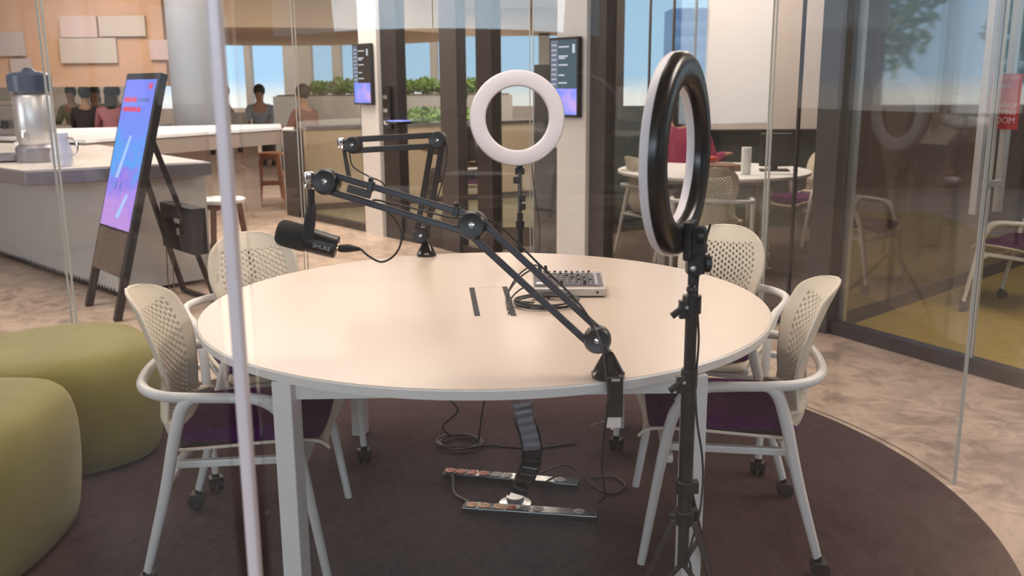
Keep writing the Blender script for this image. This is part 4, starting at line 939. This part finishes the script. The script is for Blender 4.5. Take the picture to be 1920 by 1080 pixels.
# ================================================================== PLANTS
def leafcloud(c, rad, n, size, rr_=None):
    mb = MB(); rr_ = rr_ or rnd
    for i in range(n):
        while True:
            d_ = Vector((rr_.uniform(-1, 1), rr_.uniform(-1, 1), rr_.uniform(-1, 1)))
            if .35 < d_.length < 1: break
        p_ = Vector(c)+Vector((d_.x*rad[0], d_.y*rad[1], d_.z*rad[2])); a_ = Vector((rr_.gauss(0, 1), rr_.gauss(0, 1), rr_.gauss(0, 1))).normalized(); b_ = a_.orthogonal().normalized(); s_ = size*rr_.uniform(.6, 1.3)
        mb.add([p_-a_*s_, p_+b_*s_*.45+a_*s_*.1, p_+a_*s_, p_-b_*s_*.45+a_*s_*.1], [(0, 1, 2, 3)])
    return mb
pz_ = 15.0
t = thing('planter_box', 'long grey planter box standing beyond the tan half height wall', 'planter', (aty(740, 200, pz_).x, pz_, 0))
MB().box((0, 0, .62), (3.7, .45, 1.24)).build('box', mat('planter_grey', (.40, .40, .38), .7), t); MB().box((0, 0, 1.25), (3.6, .38, .02)).build('soil', 'bark', t)
for i, u in enumerate((605, 640, 672, 762, 800, 838, 880)):
    p = aty(u, 190, pz_); hh = (.10, .13, .12, .11, .13, .10, .12)[i]
    q_ = thing('leafy_plant', ['bushy green plant at the left end of the grey planter', 'second bushy plant in the grey planter with upright leaves', 'green plant in the planter right beside the left screen', 'green plant in the planter right of the dark door jamb', 'bushy plant in the middle of the planter behind the glass door', 'green plant beside the brown upright in the planter', 'green plant at the right end of the grey planter'][i], 'plant', (p.x, pz_, 1.262), 0, None)
    leafcloud((0, 0, hh), (.21, .18, hh), 260, .05).build('foliage', 'leaf', q_)
    st = MB()
    for k in range(5): st.tube([(0, 0, 0), (.12*math.cos(k*1.3), .10*math.sin(k*1.3), hh*1.3)], .006, 6)
    st.build('stem', 'bark', q_)
p = aty(754, 168, 15.0); q_ = thing('green_canister', 'upright green canister standing on the planter soil by the door jamb', 'canister', (p.x, 15.0, 1.262))
MB().lathe((0, 0, 0), [(.065, 0), (.07, .01), (.07, .30), (.05, .33), (.025, .34), (.025, .38)], 20).build('body', mat('green_plastic', (.03, .30, .07), .4), q_, smooth=True)
MB().cyl((0, 0, .381), (0, 0, .41), .03).build('cap', 'white2', q_)
for i, (u, v, y) in enumerate(((793, 225, 12.9), (852, 222, 13.3))):
    p = aty(u, v, y); q_ = thing('potted_plant', ['low green plant in a brown pot just beyond the tan wall', 'small spreading plant in a brown pot by the brown upright'][i], 'plant', (p.x, y, 0))
    MB().lathe((0, 0, 0), [(.15, 0), (.20, .75), (.18, .75), (.14, .05)], 20).build('pot', 'wood', q_, smooth=True); leafcloud((0, 0, .95), (.34, .3, .16), 300, .06).build('foliage', 'leaf', q_)
    MB().tube([(0, 0, .7), (0, 0, 1.0)], .012, 6).build('stem', 'bark', q_)
# trees outside, seen in the reflections of the right hand glass
def tree(label, x, y, h_, rad, sc=1.):
    t = thing('tree', label, 'tree', (x, y, 0), 0, 'trees outside the right hand windows')
    MB().tube([(0, 0, 0), (.05, 0, h_*.4), (-.05, .05, h_*.8)], [.14, .11, .05], 10).build('trunk', 'bark', t, smooth=True)
    leafcloud((0, 0, h_*.72), rad, 1500, .16).build('crown', 'treeleaf', t)
for x, y, h_, rad in ((14.5, 4.2, 3.6, (1.6, 1.6, 1.5)), (15.2, 8.3, 3.8, (1.7, 1.7, 1.5)), (14.0, 11.9, 3.2, (1.4, 1.4, 1.2)), (18.2, 6.2, 3.4, (1.4, 1.4, 1.2))):
    tree('leafy tree outside the window wall on the right, beyond the meeting rooms', x, y, h_, rad)
# right window wall
struct('wall_right', MB().box((9.6, 8, .55), (.15, 28, 1.1)), mat('wall_dark_right', (.10, .07, .06), .6), 'dark low wall of the right facade')
rw = MB()
for y in (-3, 0, 2.5, 5, 7.4, 9.8, 12.2, 15, 18, 21): rw.box((9.6, y, 2.15), (.2, .28 if y % 5 else .5, 2.1))
struct('trim_60', rw, 'bronze', 'bronze mullions of the right facade')
struct('wall_right_upper', MB().box((9.6, 8, 2.95), (.15, 28, .5)), 'bronze', 'dark band over the right windows')

# ================================================================== MIDDLE MEETING ROOM FURNITURE
def room_table(label, c_, r_):
    t = thing('round_table', label, 'table', (c_[0], c_[1], .012))
    MB().lathe((0, 0, .695), [(r_-.01, 0), (r_, .006), (r_, .024), (r_-.004, .028)], 80).build('tabletop', 'white2', t, smooth=True)
    for q in (35, 125, 215, 305):
        x, y = math.cos(R(q))*r_*.72, math.sin(R(q))*r_*.72; MB().box((x, y, .345), (.05, .05, .69)).build('leg', 'frame', t)
    f_ = MB()
    for a, b_ in ((35, 125), (125, 215), (215, 305), (305, 35)): f_.bar((math.cos(R(a))*r_*.72, math.sin(R(a))*r_*.72, .67), (math.cos(R(b_))*r_*.72, math.sin(R(b_))*r_*.72, .67), .03, .05)
    f_.build('underframe', 'frame', t); MB().box((-.1, -.1, .60), (.5, .22, .06)).build('cable_tray', 'grp', t)
    return t
RT = (1.62, 7.55); room_table('round white table in the glazed room behind, with a monitor on it', RT, .76)
zt = .012+.723
def rchair(u, vtop, y, rz, lb):
    p = aty(u, vtop, y); return dup(c_bl, (p.x, y, .012), rz, lb)
rchair(1235, 300, 7.62, R(-62), 'cream chair in the glazed room, seen through the black ring light')
rchair(1515, 285, 8.05, R(118), 'cream chair with its back to the whiteboard, right of the monitor')
rchair(1335, 370, 6.75, R(-10), 'cream chair on the near side of the glazed room table, right of the black ring')
rchair(885, 330, 9.6, R(100), 'cream chair behind the glass between the two dark uprights')
rchair(1935, 530, 5.65, R(40), 'cream chair on the mustard carpet at the right frame edge')
p = aty(1268, 215, 8.3); t_ = person('person in a dark red top with long black hair seated in the glazed room', (p.x, 8.30, .0), R(-50), SH['red'], long_hair=True)
p = aty(880, 230, 9.62); person('person in a black jacket seated behind the dark uprights', (p.x, 9.75, .0), R(100), SH['dark'])
p = aty(1398, 327, 7.15); t = thing('paper_roll', 'tall white cylinder standing on the table in the glazed room', 'cylinder', (p.x, 7.15, zt+.001))
MB().lathe((0, 0, 0), [(.037, 0), (.037, .20), (.034, .204), (.012, .204)], 24).build('tube_body', 'paper', t, smooth=True)
p = aty(1452, 318, 7.4); t = thing('monitor', 'black monitor seen from behind on the table in the glazed room', 'monitor', (p.x, 7.4, zt+.001), R(-8))
MB().box((0, 0, .165), (.24, .025, .26), Matrix.Rotation(R(6), 3, 'X')).build('display_back', mat('monitor_back', (.012, .013, .015), .4), t, bevel=.006)
MB().box((0, .02, .03), (.05, .02, .08)).build('stand_neck', 'black', t); MB().box((0, .02, .006), (.22, .14, .012)).build('stand_foot', 'black', t, bevel=.003)
MB().tube(spline([(.11, .02, .10), (.16, .02, .09), (.17, .0, .04), (.14, -.04, .012)], 6), .005, 8).build('monitor_cable', 'cable', t, smooth=True)
for (u, v, y, nm, lb, ct, sz, m_, rz) in ((1345, 322, 7.5, 'laptop_bag', 'flat dark bag lying on the table in the glazed room', 'bag', (.34, .24, .05), 'wood2', 10), (1330, 312, 7.7, 'fruit_bag', 'orange red packet on the dark bag', 'packet', (.12, .09, .04), 'redp', 25), (1462, 328, 7.15, 'notebook', 'lilac notebook lying flat by the monitor', 'notebook', (.20, .13, .012), 'paper', -12), (1447, 312, 7.75, 'paper_stack', 'white box propped behind the white cylinder', 'box', (.14, .08, .12), 'paper', 15)):
    p = aty(u, v, y); zz = zt+.001+(.052 if nm == 'fruit_bag' else 0)
    t = thing(nm, lb, ct, (p.x, y, zz), R(rz)); MB().box((0, 0, sz[2]/2), sz).build('body', m_, t, bevel=min(sz)*.3)
    if nm == 'laptop_bag': MB().tube(spline([(-.08, -.12, .03), (-.06, -.17, .02), (.06, -.17, .02), (.08, -.12, .03)], 5), .006, 8).build('handle', 'black', t, smooth=True)
    if nm == 'notebook': MB().box((.0, 0, .0125), (.16, .02, .001)).build('elastic_band', 'dark', t)
t = thing('cable_spine', 'small chain of white cable spine links under the table in the glazed room', 'cable riser', (aty(1437, 440, 7.1).x, 7.1, .013))
for i in range(9): MB().box((.01*math.sin(i), 0, .04+i*.068), (.035, .03, .045)).build('spine_segment', 'white2', t, bevel=.004)
MB().lathe((0, 0, 0), [(.05, 0), (.05, .008)], 20).build('base_disc', 'alu', t)

# ================================================================== PILLAR SCREENS
def pscreen(label, s0, s1, z0, z1, dark):
    t = thing('wall_screen', label, 'screen', ps((s0+s1)/2, z0, .1), 0)
    pbox(MB(), s0, s1, z0, z1, .035, .105).build('housing', 'blackm', t, world=True, bevel=.004)
    w_ = s1-s0; zs = z0+(z1-z0)*.36; b_ = .018
    pbox(MB(), s0+b_, s1-b_, z0+b_, zs, .002, .1235).build('picture_area', emis('screen_pic'+label[:5], (.25, .32, .95), 1.0, [(.38, (.16, .30, .90)), (.5, (.30, .30, .92)), (.62, (.55, .38, .80))], 5.), t, world=True)
    pbox(MB(), s0+b_, s0+w_*.30, zs, z1-b_, .002, .1235).build('side_column', emis('screen_side'+label[:5], (.20, .22, .30), .8), t, world=True)
    pbox(MB(), s0+w_*.30, s1-b_, zs, z1-b_, .002, .1235).build('agenda_area', emis('screen_dark'+label[:5], dark, .8), t, world=True)
    tx = MB()
    for k in range(9): pbox(tx, s0+b_*1.6, s0+w_*.26, zs+(z1-zs)*(.08+k*.095), zs+(z1-zs)*(.08+k*.095)+.007, .002, .125)
    for f, w2 in ((.10, .5), (.25, .35), (.45, .55), (.58, .4), (.62, .55), (.80, .62)): pbox(tx, s0+w_*.34, s0+w_*(.34+w2*.55), zs+(z1-zs)*f, zs+(z1-zs)*f+.010, .002, .125)
    pbox(tx, s1-w_*.20, s1-w_*.12, z1-.11, z1-.05, .002, .125)
    tx.build('text_rows', emis('screen_text'+label[:5], (.7, .72, .8), .8), t, world=True)
    return t
pscreen('left wall screen with an agenda and a blue panel on the first white pillar', 1.70, 2.02, 1.235, 1.79, (.075, .06, .05))
pscreen('right wall screen with a purple picture on the pillar beside the glowing ring', 4.46, 4.765, 1.185, 1.74, (.10, .14, .17))

# ================================================================== REFLECTED BUILDING, IMITATED BY A TOWER ADDED OUTSIDE
t = thing('office_tower', 'distant blue glass tower outside the meeting room window', 'building', (13.2, 70, -10))
MB().box((0, 0, 8.2), (3.6, 3.6, 16.4)).build('tower_body', mat('tower_blue', (.16, .28, .46), .4), t)
for i in range(7): MB().box((0, -1.83, 9.0+i*1.05), (3.4, .06, .5)).build('window_band', mat('tower_glass', (.22, .36, .55), .2) if i == 0 else bpy.data.materials['tower_glass'], t)

# ================================================================== LIGHT
w = bpy.data.worlds.new('sky'); bpy.context.scene.world = w; w.use_nodes = True; nt = w.node_tree; nt.nodes.clear()
o = nd(nt, 'ShaderNodeOutputWorld'); bg = nd(nt, 'ShaderNodeBackground'); tc = nd(nt, 'ShaderNodeTexCoord'); sx = nd(nt, 'ShaderNodeSeparateXYZ'); rp = nd(nt, 'ShaderNodeValToRGB')
mr = nd(nt, 'ShaderNodeMapRange'); mr.inputs['From Min'].default_value = -.2; mr.inputs['From Max'].default_value = .8
rp.color_ramp.elements[0].position = .185; rp.color_ramp.elements[0].color = (.80, .80, .78, 1); rp.color_ramp.elements[1].position = .205; rp.color_ramp.elements[1].color = (.40, .62, .85, 1)
e = rp.color_ramp.elements.new(.6); e.color = (.30, .52, .85, 1)
nt.links.new(tc.outputs['Generated'], sx.inputs[0]); nt.links.new(sx.outputs['Z'], mr.inputs[0]); nt.links.new(mr.outputs[0], rp.inputs[0]); nt.links.new(rp.outputs[0], bg.inputs[0]); nt.links.new(bg.outputs[0], o.inputs[0]); bg.inputs[1].default_value = 1.0
def area(nm, loc, rot, sx_, sy_, pw, col):
    l = bpy.data.lights.new(nm, 'AREA'); l.shape = 'RECTANGLE'; l.size = sx_; l.size_y = sy_; l.energy = pw; l.color = col
    o_ = bpy.data.objects.new(nm, l); C.objects.link(o_); o_.location = loc; o_.rotation_euler = rot; return o_
WARM = (1., .865, .77)
for lp in (((-.3, 3.3, 3.15), 1.6, 1.6, 44), ((3.3, 3.4, 3.15), 1.5, 1.5, 85), ((-3.6, 5.2, 3.15), 2., 2., 80), ((-1.6, 8.4, 3.15), 2., 2., 110), ((-4.5, 11., 3.15), 3., 2., 130),
           ((1.9, 7.8, 3.15), 1.4, 1.4, 75), ((.3, 13.2, 3.15), 3., 2., 110), ((.5, 18., 3.15), 3., 3., 130), ((-5, 22.3, 3.15), 10., 1.6, 160), ((-7, 13.8, 3.1), 3., 1., 60), ((0, 10.2, 3.15), 1.2, 1.2, 50)):  # the wide one by the far windows is added to brighten piers and bulkhead
    area('ceiling_lamp', lp[0], (0, 0, 0), lp[1], lp[2], lp[3], WARM)  # lamps are unseen, assumed above the frame to light the rooms
area('window_daylight', (-1, -4.5, 2.65), (R(72), 0, 0), 9, .9, 150, (.72, .86, 1.))  # assumed daylight from behind the viewer, added at the assumed wall opening
area('window_daylight', (-8.8, 1.5, 1.9), (R(90), 0, R(-62)), 4, 2.2, 110, (.85, .92, 1.))  # fill added before the solid left wall to brighten the counter; no window there
sc = bpy.context.scene
cam = bpy.data.cameras.new('camera'); co = bpy.data.objects.new('camera', cam); C.objects.link(co); sc.camera = co
cam.sensor_width = 36; cam.lens = FPX/1920*36; cam.clip_start = .02; cam.clip_end = 300
co.location = (0, 0, H)
X = Vector((1, 0, 0)); F = Vector((0, math.cos(PITCH), -math.sin(PITCH))); U = Vector((0, math.sin(PITCH), math.cos(PITCH)))
# image-plane roll matching ray()
cr, sr = math.cos(ROLL), math.sin(ROLL)
Xc = X*cr+U*sr; Uc = -X*sr+U*cr
co.matrix_world = Matrix.Translation((0, 0, H)) @ Matrix((Xc, Uc, -F)).transposed().to_4x4()
cam.dof.use_dof = True; cam.dof.focus_distance = 2.9; cam.dof.aperture_fstop = 5.0
sc.view_settings.view_transform = 'Standard'; sc.view_settings.look = 'None'; sc.view_settings.exposure = 0.5; sc.view_settings.gamma = 1
sc.cycles.use_denoising = True; sc.cycles.max_bounces = 10; sc.cycles.transparent_max_bounces = 24; sc.cycles.caustics_reflective = False; sc.cycles.caustics_refractive = False
